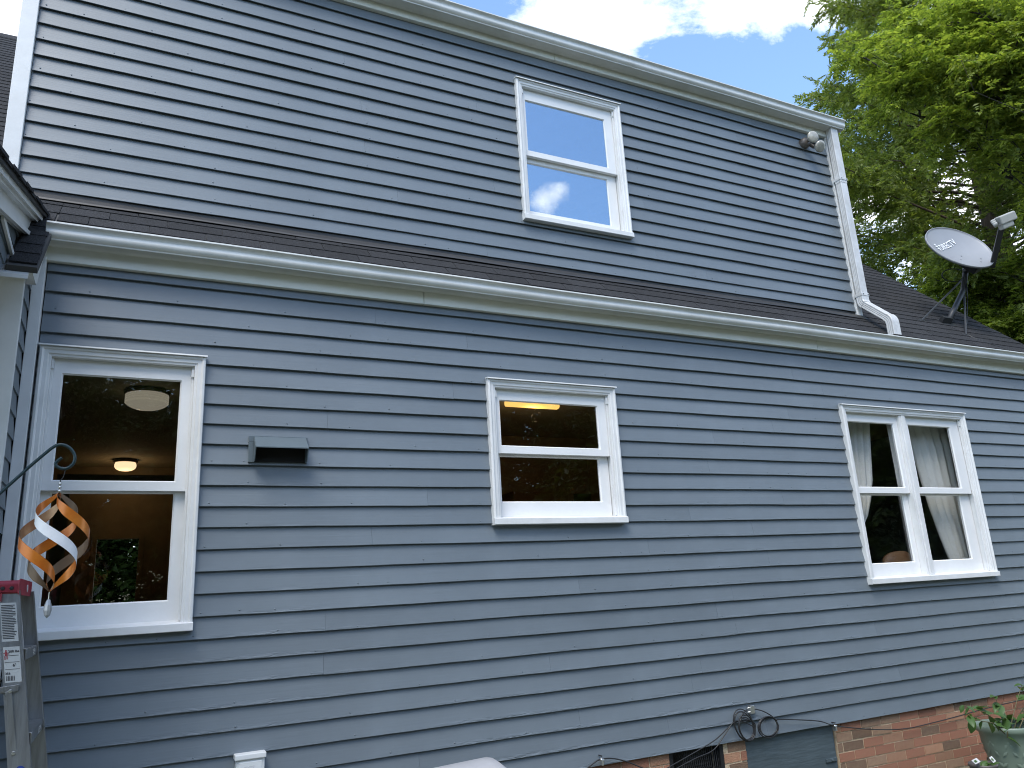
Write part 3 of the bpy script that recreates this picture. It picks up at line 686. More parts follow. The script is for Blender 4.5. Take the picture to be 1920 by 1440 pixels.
# ------------------------------------------------------------------ things fixed to the walls
def lab(o, label, cat, group=None): return tag(o, label, cat, group)
# exhaust hood
vx0, vx1 = .1250*4.42, .1915*4.42; vz1 = 1.6+.2040*4.42; vz0 = 1.6+.1760*4.42
HOODM = mat('hood_paint', (.105,.135,.155), rough=.38, var=.06, scale=8, bump=.05, bscale=60)
hood = lab(empty('exhaust_hood', ((vx0+vx1)/2, -.01, vz0)), 'slate painted metal exhaust hood on the siding right of the tall window', 'vent hood')
m = MB(); yo = -.105
P_ = [(-.004, vz1+.010),(-.022, vz1+.008),(yo, vz1-.062),(yo, vz1-.068),(-.020, vz1)]
m.prism(P_, vx0+.01, vx1)
for xa in (vx0+.008, vx1-.002): m.prism([(-.004, vz1+.004),(-.012, vz1+.004),(yo+.002, vz1-.064),(yo+.045, vz0-.012),(-.004, vz0-.012)], xa, xa+.004)
m.build('cover', HOODM, hood)
m = MB(); m.box(vx0-.018, vx1+.012, -.010, .004, vz1-.02, vz1+.016); m.box(vx0-.018, vx0+.008, -.010, .004, vz0-.012, vz1-.02); m.box(vx1+.002, vx1+.012, -.010, .004, vz0-.012, vz1-.02); m.build('flange', HOODM, hood, bevel=.002)
m = MB(); m.box(vx0+.013, vx1-.003, -.014, .0, vz0-.008, vz1-.021); m.build('damper', mat('hood_shade_black', (.004,.004,.004), rough=.9), hood)  # damper coloured near-black to stand in for shade inside the hood opening
# flood light
fl = at_y(1510, 268, YU-.02); flood = lab(empty('flood_light', fl), 'twin round flood lamp under the upper gutter beside the downspout', 'flood light')
FG = mat('lamp_glass', (.36,.345,.30), rough=.12, var=.3, scale=25, spec=.8); SOCK = mat('lamp_socket', (.10,.085,.075), rough=.45)
m = MB(); m.lathe([(.0001,.045),(.030,.043),(.052,.030),(.056,.0),(.056,-.03)], 20, (fl[0], YU-.008, fl[2]), (0,-1,0)); m.build('base', SOCK, flood, smooth=True)
for (px, py, tgt) in ((1523.5, 257, (-.30,-1,-.18)), (1537, 274.5, (-.05,-1,-.55))):
    h = at_y(px, py, YU-.125); ax = np.array(tgt, float); ax /= np.linalg.norm(ax); s0 = np.array([fl[0], YU-.03, fl[2]])
    m = MB(); m.tube([s0, h-ax*.085, h-ax*.055], [.014,.018,.021], 10); m.build('socket', SOCK, flood, smooth=True)
    m = MB(); m.lathe([(.019,-.062),(.030,-.045),(.052,-.012),(.0585,.004),(.0575,.012),(.050,.018),(.035,.0215),(.018,.023),(.0001,.0235)], 24, h, ax); m.build('bulb', FG, flood, smooth=True)
# white utility box on the siding, embossed
bx0, bx1, bz1 = .1175*4.40, .1525*4.38, 1.6-.1635*4.40
box_ = lab(empty('utility_box', ((bx0+bx1)/2, 0, bz1-.2)), 'white plastic utility box at the bottom edge of the siding', 'utility box')
WP = mat('white_plastic', (.74,.75,.74), rough=.4)
m = MB(); m.box(bx0+.008, bx1-.006, -.050, .012, bz1-.20, bz1-.026); m.build('body', WP, box_, bevel=.004)
m = MB(); m.box(bx0, bx1, -.062, .010, bz1-.026, bz1); m.build('lid', WP, box_, bevel=.004)
m = MB(); m.box(bx0+.022, bx1-.020, -.056, -.050, bz1-.19, bz1-.036); m.build('panel', WP, box_, bevel=.003)

def text_mesh(txt, size, extrude=.001, bold=0.0):
    cu = bpy.data.curves.new('lettering', 'FONT'); cu.body = txt; cu.size = size; cu.extrude = extrude; cu.offset = bold; cu.resolution_u = 3
    o = bpy.data.objects.new('lettering', cu); col.objects.link(o); dg = bpy.context.evaluated_depsgraph_get(); dg.update()
    me = bpy.data.meshes.new_from_object(o.evaluated_get(dg)); bpy.data.objects.remove(o); bpy.data.curves.remove(cu)
    v = np.array([p.co[:] for p in me.vertices]); f = [tuple(p.vertices) for p in me.polygons]; bpy.data.meshes.remove(me)
    return v, f
def put_text(txt, size, org, ux, uy, mt, parent, name='lettering', bold=0., extrude=.0006, width=None):
    v, f = text_mesh(txt, size, extrude, bold)
    if width: v[:, 0] *= width/(v[:, 0].max()-v[:, 0].min())
    ux, uy, org = map(np.asarray, (ux, uy, org)); un = np.cross(ux, uy)
    m = MB(); m.add([org+ux*a+uy*b+un*c for a, b, c in v], f); return m.build(name, mt, parent)
put_text('TCS', .030, (bx0+.045, -.0568, bz1-.078), (1,0,0), (0,0,1), mat('embossed_plastic', (.62,.63,.62), rough=.45), box_)

# ------------------------------------------------------------------ coax cables, splitter and clips
COAX = mat('black_coax', (.018,.018,.019), rough=.4); METAL = mat('zinc_metal', (.62,.62,.60), rough=.28, metal=.9)
def cable(name, pix, y, r, label):
    pts = [at_y(a, b, y+(c if c else 0)) for a, b, c in pix]
    P = np.array(pts); k = len(P); out_ = []
    for i in range(k-1):                     # Catmull-Rom through the points
        p0, p1, p2, p3 = P[max(i-1,0)], P[i], P[i+1], P[min(i+2,k-1)]
        for t in np.linspace(0, 1, 7)[:-1]: out_.append(.5*((2*p1)+(-p0+p2)*t+(2*p0-5*p1+4*p2-p3)*t*t+(-p0+3*p1-3*p2+p3)*t**3))
    out_.append(P[-1]); m = MB(); m.tube(out_, r, 6); o = m.build(name, COAX, None, smooth=True, loc=tuple(out_[0])); return lab(o, label, 'cable')
cy_ = -.022
def loops(cx, cyy, rx, ry, n, seed, tilt=0.):
    rnd = random.Random(seed); L = []
    for i in range(n*10):
        a = i/10*2*math.pi; j = 1+.10*math.sin(i*.37+seed)
        x, y = rx*j*math.cos(a), ry*j*math.sin(a); L.append((cx+x*math.cos(tilt)-y*math.sin(tilt)+.6*math.sin(i*.21), cyy+x*math.sin(tilt)+y*math.cos(tilt), -.0035*(i/10)))
    return L
cable('coax_cable', [(1099,1442,0),(1112,1432,0),(1125,1424,0),(1148,1422,0),(1175,1428,0),(1200,1438,0),(1225,1447,0)], cy_, .0042, 'black cable clipped to the lowest board left of the vent')
cable('coax_cable', [(1230,1452,0),(1290,1418,0),(1340,1388,0),(1378,1355,0)]+loops(1395,1360,17,29,3,1,-.35)+[(1392,1340,-.008),(1400,1331,-.006)], cy_, .0036, 'longer coiled cable running down across the crawl vent')
cable('coax_cable', [(1238,1458,0),(1300,1424,0),(1338,1406,0),(1360,1376,0),(1380,1352,0)]+loops(1400,1366,14,24,2,5,-.3)+[(1390,1345,-.010),(1397,1334,-.006)], cy_-.006, .0036, 'second coiled cable hanging from the splitter across the vent')
cable('coax_cable', [(1414,1329,-.004),(1432,1334,-.004),(1450,1345,-.004),(1458,1358,-.004)]+loops(1441,1363,18,19,3,9)+[(1456,1349,-.002),(1480,1349,0),(1535,1352,0),(1562,1360,0),(1600,1365,.01),(1650,1368,.02),(1700,1366,.02),(1750,1355,.02),(1800,1342,.02),(1850,1328,.02),(1935,1308,.02)], cy_, .0040, 'coiled black cable running right over the brick to the planter')
sp_ = at_y(1408, 1329, -.012); spl = lab(empty('cable_splitter', sp_), 'small shiny metal cable splitter screwed to the siding above the coils', 'splitter')
m = MB(); m.box(sp_[0]-.016, sp_[0]+.020, -.028, .003, sp_[2]-.030, sp_[2]+.022); m.build('body', METAL, spl, bevel=.003)
for dx_, dz_, ax in ((-.016,.008,(-1,0,-.1)),(-.016,-.018,(-1,0,-.1)),(.020,-.002,(1,0,.1))):
    m = MB(); m.lathe([(.0001,-.002),(.0065,-.002),(.0065,.010),(.0045,.011),(.0045,.022),(.0001,.022)], 10, (sp_[0]+dx_,-.014,sp_[2]+dz_), ax); m.build('connector', METAL, spl, smooth=True)
for (px, py, lb) in ((1127,1424,'bright metal cable clip on the lowest board left of the vent'), (1564,1361,'bright metal cable clip at the corner of the brick beside the access door')):
    p = at_y(px, py, -.012); c = empty('cable_clip', p); lab(c, lb, 'clip')
    m = MB(); m.lathe([(.0055,-.012),(.0085,-.010),(.0085,.012),(.0055,.014)], 10, (p[0], -.022, p[2]), (1,0,-.2)); m.build('ring', METAL, c, smooth=True)
    m = MB(); m.obox((p[0], -.016, p[2]-.018), (.006,0,0), (0,.016,0), (0,0,.014)); m.build('tab', METAL, c, bevel=.001)
    m = MB(); m.tube([(p[0]-.004, .004, p[2]+.022),(p[0]-.004,-.030,p[2]+.022)], .004, 8); m.build('nail', BLACK, c)

# ------------------------------------------------------------------ satellite dish on the roof
base = at_roof(1776, 607, .0); dish = lab(empty('satellite_dish', base), 'grey oval satellite dish with white lettering on the dark roof', 'satellite dish')
DG = mat('dish_grey', (.27,.28,.30), rough=.42, var=.05, scale=5); DK = mat('dish_mast', (.028,.030,.033), rough=.45)
dc = at_d(1800, 463, 8.28)                          # dish centre
pxm = 8.28/F
Ud = CR*52*pxm + CU*21*pxm + CF*.19; Vd = CR*-36*pxm + CU*39*pxm + CF*.185
Vd = Vd - Ud*np.dot(Ud, Vd)/np.dot(Ud, Ud)
la, lb_ = np.linalg.norm(Ud), np.linalg.norm(Vd); un, vn = Ud/la, Vd/lb_; nn_ = np.cross(un, vn)
if np.dot(nn_, CF) > 0: nn_ = -nn_
def dpt(a, b, off=0.): return dc+un*a*la+vn*b*lb_*(1.0-.10*a*a*(1 if b < 0 else 0))+nn_*(.085*(a*a+b*b)-.085+off)
m = MB(); rings = []
for i in range(17):
    rr2 = i/16; rings.append([dpt(rr2*math.cos(q), rr2*math.sin(q)) for q in np.linspace(0, 2*math.pi, 49)])
lip = [p+nn_*.004 for p in rings[-1]]
outl = [dpt(1.022*math.cos(q), 1.022*math.sin(q), .000) for q in np.linspace(0, 2*math.pi, 49)]
back = [dpt(1.022*math.cos(q), 1.022*math.sin(q), -.022) for q in np.linspace(0, 2*math.pi, 49)]
bk = [[dpt(rr2*math.cos(q), rr2*math.sin(q), -.014) for q in np.linspace(0, 2*math.pi, 49)] for rr2 in (.97,.6,.3,.0)]
m.grid(rings+[lip, outl, back]+bk); m.build('reflector', DG, dish, smooth=True)
mt_w = mat('dish_lettering', (.80,.81,.82), rough=.5)
v, f = text_mesh('DIRECTV', .115, .0005, .001); wd = v[:,0].max()-v[:,0].min()
m = MB(); m.add([dpt(-.38+(a/wd)*.80, .26+b*2.6, .008+c) for a, b, c in v], f); m.build('lettering', mt_w, dish)
m = MB()
for i in range(4):                                   # the striped globe in front of the word
    zz = .26+i*.072; hw = [.045,.075,.075,.05][i]
    m.grid([[dpt(-.50+s*hw, zz+.035*(s*s)*(-1 if i < 2 else 1)*.6+h, .008) for s in np.linspace(-1,1,7)] for h in (0,.046)])
m.build('emblem', mt_w, dish)
for a, b in ((.02,-.18),(-.22,-.30),(.30,-.62),(.12,-.72)):
    c = MB(); c.lathe([(.011,0),(.009,.004),(.0001,.005)], 8, dpt(a, b, .0), nn_); c.build('bolt', mat('bolt_zinc', (.30,.30,.31), rough=.4, metal=.6) if 'bolt_zinc' not in bpy.data.materials else bpy.data.materials['bolt_zinc'], dish)
top = at_d(1811, 506, 8.42); mid_ = at_d(1806, 545, 8.43)
m = MB(); m.tube([base+ROOF_N*.02, base+(mid_-base)*.5, mid_, mid_+(top-mid_)*.6, top], [.034,.030,.029,.029,.029], 12); m.build('mast', DK, dish, smooth=True)
m = MB(); m.obox(base+ROOF_N*.006, (.10,0,0), ROOF_S*.07, ROOF_N*.006); m.obox(base+ROOF_N*.04+np.array([-.05,0,0]), (.07,0,0), ROOF_S*.025, ROOF_N*.035); m.build('foot_plate', DK, dish, bevel=.004)
m = MB(); bk0 = dpt(.10,-.55,-.075); m.tube([top-CF*.0, bk0], [.04,.05], 10); m.obox(bk0, un*.07, vn*.09, nn_*.03); m.build('bracket', DK, dish)
for (px, py, tx, ty) in ((1728,601,1806,522),(1811,628,1808,552)):
    ft = at_roof(px, py, .006); tp = at_d(tx, ty, 8.42)
    c = MB(); c.tube([ft, tp], .010, 8); s_ = c.build('strut', DK, dish); c = MB(); c.obox(ft, (.05,0,0), ROOF_S*.028, ROOF_N*.005); c.build('strut_foot', DK, s_)
lnb = at_d(1880, 418, 7.88); arm0 = dpt(.30,-.98,-.03)
m = MB(); dirv = (lnb-arm0); dirv /= np.linalg.norm(dirv); sd_ = np.cross(dirv, nn_); sd_ /= np.linalg.norm(sd_)
L_ = np.linalg.norm(lnb-arm0); m.obox((arm0+lnb)/2-dirv*.02, dirv*(L_/2+.02), sd_*.016, np.cross(dirv, sd_)*.026); m.build('feed_arm', DK, dish, bevel=.003)
m = MB(); m.tube([dpt(.02,-.65,-.07), arm0], .022, 8); m.build('arm_clamp', DK, dish)
LN = mat('lnb_plastic', (.38,.38,.355), rough=.5); tod = (dc-lnb); tod /= np.linalg.norm(tod); q1 = CR*.92+CU*.38; q1 = q1/np.linalg.norm(q1); q2 = np.cross(q1, CF); q2 /= np.linalg.norm(q2)
m = MB(); m.obox(lnb+CU*.045+CR*.03, q1*.088, q2*.046, CF*.05); m.obox(lnb-CU*.02+CR*.035, q1*.062, q2*.034, CF*.04); m.build('receiver_head', LN, dish, bevel=.012)
for s in (-1, 0, 1):
    c0 = lnb-CR*.055+CU*(.012+s*.020)+CF*s*.02; c = MB(); c.lathe([(.020,0),(.026,.03),(.024,.045),(.0001,.05)], 12, c0, tod); c.build('feed_horn', LN, dish, smooth=True)
m = MB(); pts = [at_d(1806+22*math.cos(a)-18, 516+12*math.sin(a), 8.45) for a in np.linspace(-.6, 5.4, 22)]; m.tube(pts, .006, 6); m.build('cable_loop', COAX, dish, smooth=True)
pr = [at_d(1812,530,8.40), at_d(1814,560,8.40), at_d(1813,600,8.41), at_roof(1811,625,.012), at_roof(1822,632,.010), at_roof(1850,643,.010), at_roof(1880,652,.010), at_roof(1910,664,.012)]
m = MB(); m.tube(pr, .006, 6); m.build('lead_cable', COAX, dish, smooth=True)

# ------------------------------------------------------------------ inside the rooms
def ceiling_lamp(px, py, z, rad, hgt, label, glassy):
    d = ray(px, py); p = CAM+d*((z-CAM[2])/d[2]); o = empty('ceiling_lamp', (p[0], p[1], 3.15)); lab(o, label, 'ceiling lamp', None)
    m = MB(); m.lathe([(.0001,0),(rad*.95,0),(rad*1.04,-.012),(rad*1.0,-.030),(rad*.8,-.034)], 32, (p[0],p[1],3.15)); m.build('pan', mat('lamp_pan', (.10,.075,.045), rough=.35), o, smooth=True)
    m = MB()
    if glassy:
        prof = [(rad*.90,-.030),(rad*.97,-.036)]+[(rad*(.97+.012*math.sin(i*2.2)), -.040-i*.006) for i in range(int(hgt*.55/.006))]
        h0 = prof[-1][1]
        prof += [(rad*(.95-.95*(i/12)**1.5+.012*math.sin(i*3.1)), h0-(hgt+h0+.03)*0-(hgt*.42)*math.sin(i/12*math.pi/2)) for i in range(13)]
    else: prof = [(rad*.85,-.034)]+[(rad*(.85+.15*math.sin(i/14*math.pi))*max(.001, math.cos(i/14*math.pi/2)**.6), -.034-hgt*math.sin(i/14*math.pi/2)) for i in range(15)]
    m.lathe(prof, 40, (p[0],p[1],3.15)); m.build('shade', LAMPG if glassy else LAMPW, o, smooth=not glassy)
    if not glassy: lamp_light('lamp_glow', (p[0], p[1], 3.15-hgt-.12), 0.35, o)
def lamp_light(name, loc, power, parent):
    l = bpy.data.lights.new(name, 'POINT'); l.energy = power; l.color = (1.0, .70, .38); l.shadow_soft_size = .06
    o = bpy.data.objects.new(name, l); col.objects.link(o); o.location = loc; attach(o, parent); return o
LAMPG = emis('ribbed_lamp_glass', (.70,.64,.50), .12); LAMPG.node_tree.nodes['Principled BSDF'].inputs['Roughness'].default_value = .12
LAMPW = emis('lit_opal_glass', (1.0,.72,.42), .55)
ceiling_lamp(277, 733, 3.15, .150, .115, 'ribbed clear glass drum ceiling lamp inside the tall window', True)
ceiling_lamp(236, 862, 3.15, .115, .085, 'lit cream dome ceiling lamp, lower one inside the tall window', False)
d = ray(997, 757); pc = CAM+d*((3.10-CAM[2])/d[2]); tube_ = lab(empty('tube_light', (pc[0], pc[1], 3.15)), 'lit yellow tube light behind the small square window', 'tube light')
m = MB(); m.box(pc[0]-.34, pc[0]+.33, pc[1]-.10, pc[1]+.08, 3.12, 3.149); m.build('tray', mat('light_tray', (.30,.24,.14), rough=.4), tube_, bevel=.004)
m = MB(); m.tube([(pc[0]-.25, pc[1]-.01, 3.09),(pc[0]-.245, pc[1]-.01, 3.09),(pc[0]+.235, pc[1]-.01, 3.09),(pc[0]+.25, pc[1]-.01, 3.09)], [.02,.030,.030,.02], 14); m.build('diffuser', emis('lit_diffuser', (1.0,.58,.15), .55), tube_, smooth=True)
lamp_light('tube_glow', (pc[0], pc[1]-.02, 3.0), 0.8, tube_)
m = MB(); q0, q1_ = at_y(1072, 860, 2.58), at_y(1112, 860, 2.58); m.box(q0[0], q1_[0], 2.57, 2.599, .76, 2.55); m.build('inner_door', mat('dark_door', (.05,.03,.015), rough=.5), house)
m = MB(); q0, q1_ = at_y(950, 925, 2.4), at_y(1050, 925, 2.4); m.box(q0[0], q1_[0], 2.25, 2.598, 1.25, q0[2]); m.build('inner_cupboard', mat('cupboard_wood', (.16,.085,.035), rough=.45), house)
# curtains behind the paired window
def curtain(rowsL, rowsR, label, folds, ph):
    P = []
    n = 34; m = MB()
    for (a, b) in zip(rowsL, rowsR):
        A, B = at_y(a[0], a[1], .20), at_y(b[0], b[1], .20); row = []
        for j in range(n+1):
            t = j/n; p = A+(B-A)*t; p = p+np.array([0, .018*math.sin(t*folds*2*math.pi+ph)+.008*math.sin(t*folds*4.3*math.pi+ph*2), 0]); row.append(p)
        P.append(row)
    # subdivide vertically
    Q = []
    for i in range(len(P)-1):
        for t in np.linspace(0, 1, 5)[:-1]: Q.append([p*(1-t)+q*t for p, q in zip(P[i], P[i+1])])
    Q.append(P[-1]); m.grid(Q); o = m.build('curtain', CURT, None, smooth=True); lab(o, label, 'curtain', None)
    s = o.modifiers.new('thick', 'SOLIDIFY'); s.thickness = .002
curtain([(1560,770),(1568,840),(1580,900),(1590,950),(1600,978),(1606,1000)], [(1629,776),(1632,840),(1635,900),(1632,935),(1626,965),(1616,990)], 'short white curtain tied back at the left side of the paired window', 5, .4)
curtain([(1690,780),(1712,838),(1728,895),(1745,950),(1765,1005),(1788,1062)], [(1788,790),(1801,850),(1812,910),(1822,960),(1830,1010),(1836,1062)], 'long white curtain swept across the right half of the paired window', 6, 1.3)
ch = at_y(1690, 1040, .62); chair = lab(empty('chair', (ch[0], .7, .75)), 'tan rounded chair back low inside the paired window', 'chair')
TAN = mat('tan_leather', (.30,.17,.09), rough=.5)
m = MB(); m.grid([[(ch[0]+.20*math.sin(a)*(.75+.25*s), .62+.10*(1-math.cos(a))*.8, 1.05+(ch[2]+.035-1.05)*s*(1-.10*(a/1.3)**2)) for a in np.linspace(-1.3,1.3,15)] for s in np.linspace(0,1,8)]); o = m.build('backrest', TAN, chair, smooth=True); so_ = o.modifiers.new('thick','SOLIDIFY'); so_.thickness = .05
m = MB(); m.lathe([(.0001,.0),(.23,0),(.25,.03),(.25,.07),(.22,.09),(.0001,.09)], 20, (ch[0], .78, 1.13)); m.build('seat', TAN, chair, smooth=True)
for sx in (-.16,.16):
    for sy in (-.14,.14):
        m = MB(); m.tube([(ch[0]+sx, .78+sy, 1.14),(ch[0]+sx*1.15,.78+sy*1.15,.75)], [.018,.013], 8); m.build('leg', TAN, chair)

# ------------------------------------------------------------------ stepladder
AL = mat('ladder_aluminium', (.40,.41,.42), rough=.36, var=.18, scale=5, metal=.8, bstretch=(8,8,.6), c2=(.25,.25,.25), bump=.08, bscale=60)
RED = mat('ladder_red_plastic', (.30,.025,.045), rough=.45, var=.25, scale=10); STK = mat('sticker_white', (.50,.50,.48), rough=.5); INK = mat('sticker_ink', (.04,.04,.045), rough=.6)
yn, yf = 3.66-4.42, 4.05-4.42; zt_ = 1.745
ladder = lab(empty('stepladder', (-.45, (yn+yf)/2, 0)), 'aluminium stepladder with a red plastic top at the left edge', 'ladder')
def rail_x(z, side): return (-.405 if side == 0 else -.392) + (zt_-z)*.158      # front face of the climbing rails
def rail(side, yw, flare, w=.074, name='rail', xf=None, sgn=1):
    m = MB(); dy_ = .026*(1 if side == 0 else -1)
    def sec(z):
        x1 = xf(z); x0 = x1-w; y0 = yw-flare*(zt_-z)*(1 if side == 0 else -1); ch = []
        pts = [(x0,0),(x1,0),(x1,dy_),(x1-.004,dy_),(x1-.004,dy_*.12),(x0+.004,dy_*.12),(x0+.004,dy_),(x0,dy_)]
        return [(a, y0+b, z) for a, b in pts]
    zs = np.linspace(.02, zt_-.035, 14)
    rows = [sec(z)+[sec(z)[0]] for z in zs]; m.grid(rows); m.add(sec(zs[0]), [tuple(range(8))]); m.add(sec(zs[-1]), [tuple(range(8))[::-1]])
    return m.build(name, AL, ladder)
r0 = rail(0, yn, .055, xf=lambda z: rail_x(z, 0)); r1 = rail(1, yf, .055, xf=lambda z: rail_x(z, 1))
rail(0, yn+.03, .04, .05, 'rear_leg', lambda z: -.50-(zt_-z)*.24); rail(1, yf-.03, .04, .05, 'rear_leg', lambda z: -.50-(zt_-z)*.24)
for i in range(5):
    z = zt_-.26-.305*i; x1 = (rail_x(z,0)+rail_x(z,1))/2; fl_ = .055*(zt_-z)
    m = MB(); m.box(x1-.080, x1+.004, yn-fl_+.005, yf+fl_-.005, z-.004, z); m.box(x1, x1+.0045, yn-fl_+.006, yf+fl_-.006, z-.042, z-.0042); st_ = m.build('step', AL, ladder, bevel=.0015)
    if i < 2:
        p = MB(); yy = (yn+yf)/2+.06; p.box(x1+.0050, x1+.0062, yy-.035, yy+.035, z-.034, z-.012); p.build('sticker', STK, st_)
        p = MB()
        for k in range(3): p.box(x1+.0062, x1+.0068, yy-.026, yy+.026-.01*k, z-.030+k*.006, z-.0275+k*.006)
        p.build('print', INK, st_)
m = MB(); m.prism([(yn-.012, zt_-.050),(yn-.016, zt_-.010),(yn-.008, zt_),(yf+.008, zt_),(yf+.016, zt_-.010),(yf+.012, zt_-.050)], -.60, rail_x(zt_,0)+.006); cap = m.build('top_cap', RED, ladder, bevel=.006)
m = MB(); m.prism([(yn-.013, zt_-.075),(yn-.013, zt_-.0505),(yn+.02, zt_-.0505),(yn+.02, zt_-.075)], -.52, -.455); m.build('cap_lug', RED, ladder, bevel=.006)
for xx in (-.50,-.455,-.425): 
    m = MB(); m.lathe([(.008,0),(.007,.004),(.0001,.005)], 8, (xx, yn-.014, zt_-.030), (0,-1,0)); m.build('rivet', BLACK, ladder)
m = MB(); m.lathe([(.016,0),(.016,.002),(.011,.002),(.011,.001),(.0001,.001)], 16, (rail_x(zt_,0)+.006, (yn+yf)/2+.05, zt_-.026), (1,0,0)); m.build('emblem', STK, ladder)
# spreader braces
xs_ = rail_x(1.33, 0); m = MB(); m.obox((xs_-.115, yn-.030, 1.338), (.09,0,.006), (0,.002,0), (0,0,.012)); m.build('spreader', AL, ladder, bevel=.001)
m = MB(); m.obox((xs_-.036, yn-.034, 1.22), np.array([.020,0,-.115]), (0,.002,0), np.array([.010,0,.002])); m.build('spreader', AL, ladder, bevel=.001)
for (xx, zz) in ((xs_-.050,1.335),(xs_-.018,1.115),(xs_-.09,1.335)):
    m = MB(); m.lathe([(.0075,0),(.006,.004),(.0001,.005)], 8, (xx, yn-.036, zz), (0,-1,0)); m.build('rivet', METAL, ladder)
# stickers on the near rail (lie on its sloping outer face)
def on_rail(a, z): return np.array([rail_x(z,0)-.074+a, yn-.055*(zt_-z)-.0008, z])
def stick(z0, z1, a0, a1, mt, name='sticker', off=0., parent=r0):
    m = MB(); q = np.array([0,-off,0]); v = [on_rail(a0,z0)+q, on_rail(a1,z0)+q, on_rail(a1,z1)+q, on_rail(a0,z1)+q]
    m.add(v+[p+np.array([0,.0006,0]) for p in v], [(0,1,2,3),(7,6,5,4),(0,4,5,1),(1,5,6,2),(2,6,7,3),(3,7,4,0)]); return m.build(name, mt, parent)
stick(1.515, 1.66, .006, .060, STK); stick(1.365, 1.495, .008, .062, STK)
m = MB(); z = 1.652
while z > 1.522:
    a1 = .057-random.random()*.012; p = [on_rail(.009,z), on_rail(a1,z), on_rail(a1,z-.0032), on_rail(.009,z-.0032)]; q = np.array([0,-.0009,0]); m.add([x+q for x in p], [(0,3,2,1)]); z -= .0062
kind(m.build('fine_print', INK, r0), 'stuff')
rx_ = lambda z: ((1,0,0), (-.158,.055,1))
for (txt, size, a, z) in (('200 lbs', .0125, .024, 1.474), ('6\'', .0155, .036, 1.422), ('356', .0115, .010, 1.394)):
    ux = np.array([1.0,0,0]); uy = np.array([-.158,.055,1.0]); uy /= np.linalg.norm(uy); put_text(txt, size, on_rail(a, z)+np.array([0,-.0010,0]), ux, uy, INK, r0, bold=.0003, extrude=.0002)
m = MB()
for i in range(9):
    a0 = .012+i*.0032; w_ = [.0018,.001,.0022][i % 3]; p = [on_rail(a0,1.371), on_rail(a0+w_,1.371), on_rail(a0+w_,1.389), on_rail(a0,1.389)]; q = np.array([0,-.0009,0]); m.add([x+q for x in p], [(0,1,2,3)])
m.build('barcode', INK, r0)
for zz in (1.462, 1.438, 1.412): stick(zz, zz+.0014, .010, .059, INK, 'rule_line', .0009)
INKR = mat('sticker_red_ink', (.30,.05,.06), rough=.6)
m = MB()                                             # little climbing figure printed in red
q = np.array([0,-.0011,0]); 
for (a, z, w_, h) in ((.014,1.478,.0055,.0060),(.0125,1.462,.0085,.015),(.0105,1.448,.0035,.013),(.0175,1.450,.0035,.012),(.0205,1.468,.006,.003),(.008,1.470,.005,.003)):
    p = [on_rail(a,z), on_rail(a+w_,z), on_rail(a+w_,z+h), on_rail(a,z+h)]; m.add([x+q for x in p], [(0,1,2,3)])
m.build('printed_figure', INKR, r0)
BLUE = mat('sticker_blue', (.02,.05,.28), rough=.45)
for (rx2, rz2, mt, off) in ((.024,.044,BLUE,.0004),(.0135,.022,STK,.0009),(.007,.010,BLUE,.0013)):
    m = MB(); c0 = 1.025; P = [on_rail(.040+rx2*math.cos(a), c0+rz2*math.sin(a))+np.array([0,-off,0]) for a in np.linspace(0, 2*math.pi, 25)[:-1]]
    m.add(P, [tuple(range(24))]); m.build('oval_emblem', mt, r0)

# ------------------------------------------------------------------ hook and wind spinner
HK = mat('hook_green_enamel', (.012,.035,.040), rough=.35); ys = -1.25
pix = [(-14,938),(0,925),(30,898),(60,871),(85,850),(99,839),(110,834),(122,835),(133,842),(140,854),(139,866),(131,875),(120,879),(109,876),(104,870),(108,864),(116,858)]
pts = [at_y(a, b, ys) for a, b in pix]
st0 = pts[0]; low = [np.array([st0[0]-.10, ys, st0[2]-.12]), np.array([st0[0]-.16, ys, st0[2]-.26]), np.array([st0[0]-.17, ys, .9]), np.array([st0[0]-.17, ys, 0.0])]
P = np.array(low[::-1]+pts); sm = []
for i in range(len(P)-1):
    p0, p1, p2, p3 = P[max(i-1,0)], P[i], P[i+1], P[min(i+2,len(P)-1)]
    for t in np.linspace(0, 1, 5)[:-1]: sm.append(.5*((2*p1)+(-p0+p2)*t+(2*p0-5*p1+4*p2-p3)*t*t+(-p0+3*p1-3*p2+p3)*t**3))
sm.append(P[-1]); m = MB(); m.tube(sm, .0056, 10); hook = m.build('shepherd_hook', HK, None, smooth=True, loc=(float(P[0][0]), ys, 0.0))
lab(hook, 'dark green metal shepherd hook with a curled end before the tall window', 'hook')
tp, bt = at_y(111, 925, ys), at_y(88, 1110, ys); cx, czt, czb = tp[0], tp[2], bt[2]; H_ = czt-czb
spin = lab(empty('wind_spinner', (cx, ys, czb)), 'twisted white and orange metal ribbon wind spinner hanging from the hook', 'wind spinner')
RW = mat('ribbon_white', (.75,.76,.78), rough=.4, var=.06, scale=30)
RO = mat('ribbon_orange', (.44,.10,.008), rough=.30, c2=(.60,.20,.025), var=.2, scale=11, metal=.2)
RB = mat('ribbon_rust', (.26,.085,.03), rough=.4, c2=(.45,.30,.16), var=.2, scale=8, metal=.3)
RG = mat('ribbon_grey', (.11,.085,.06), rough=.45, c2=(.18,.11,.06), var=.2, scale=8, metal=.3)
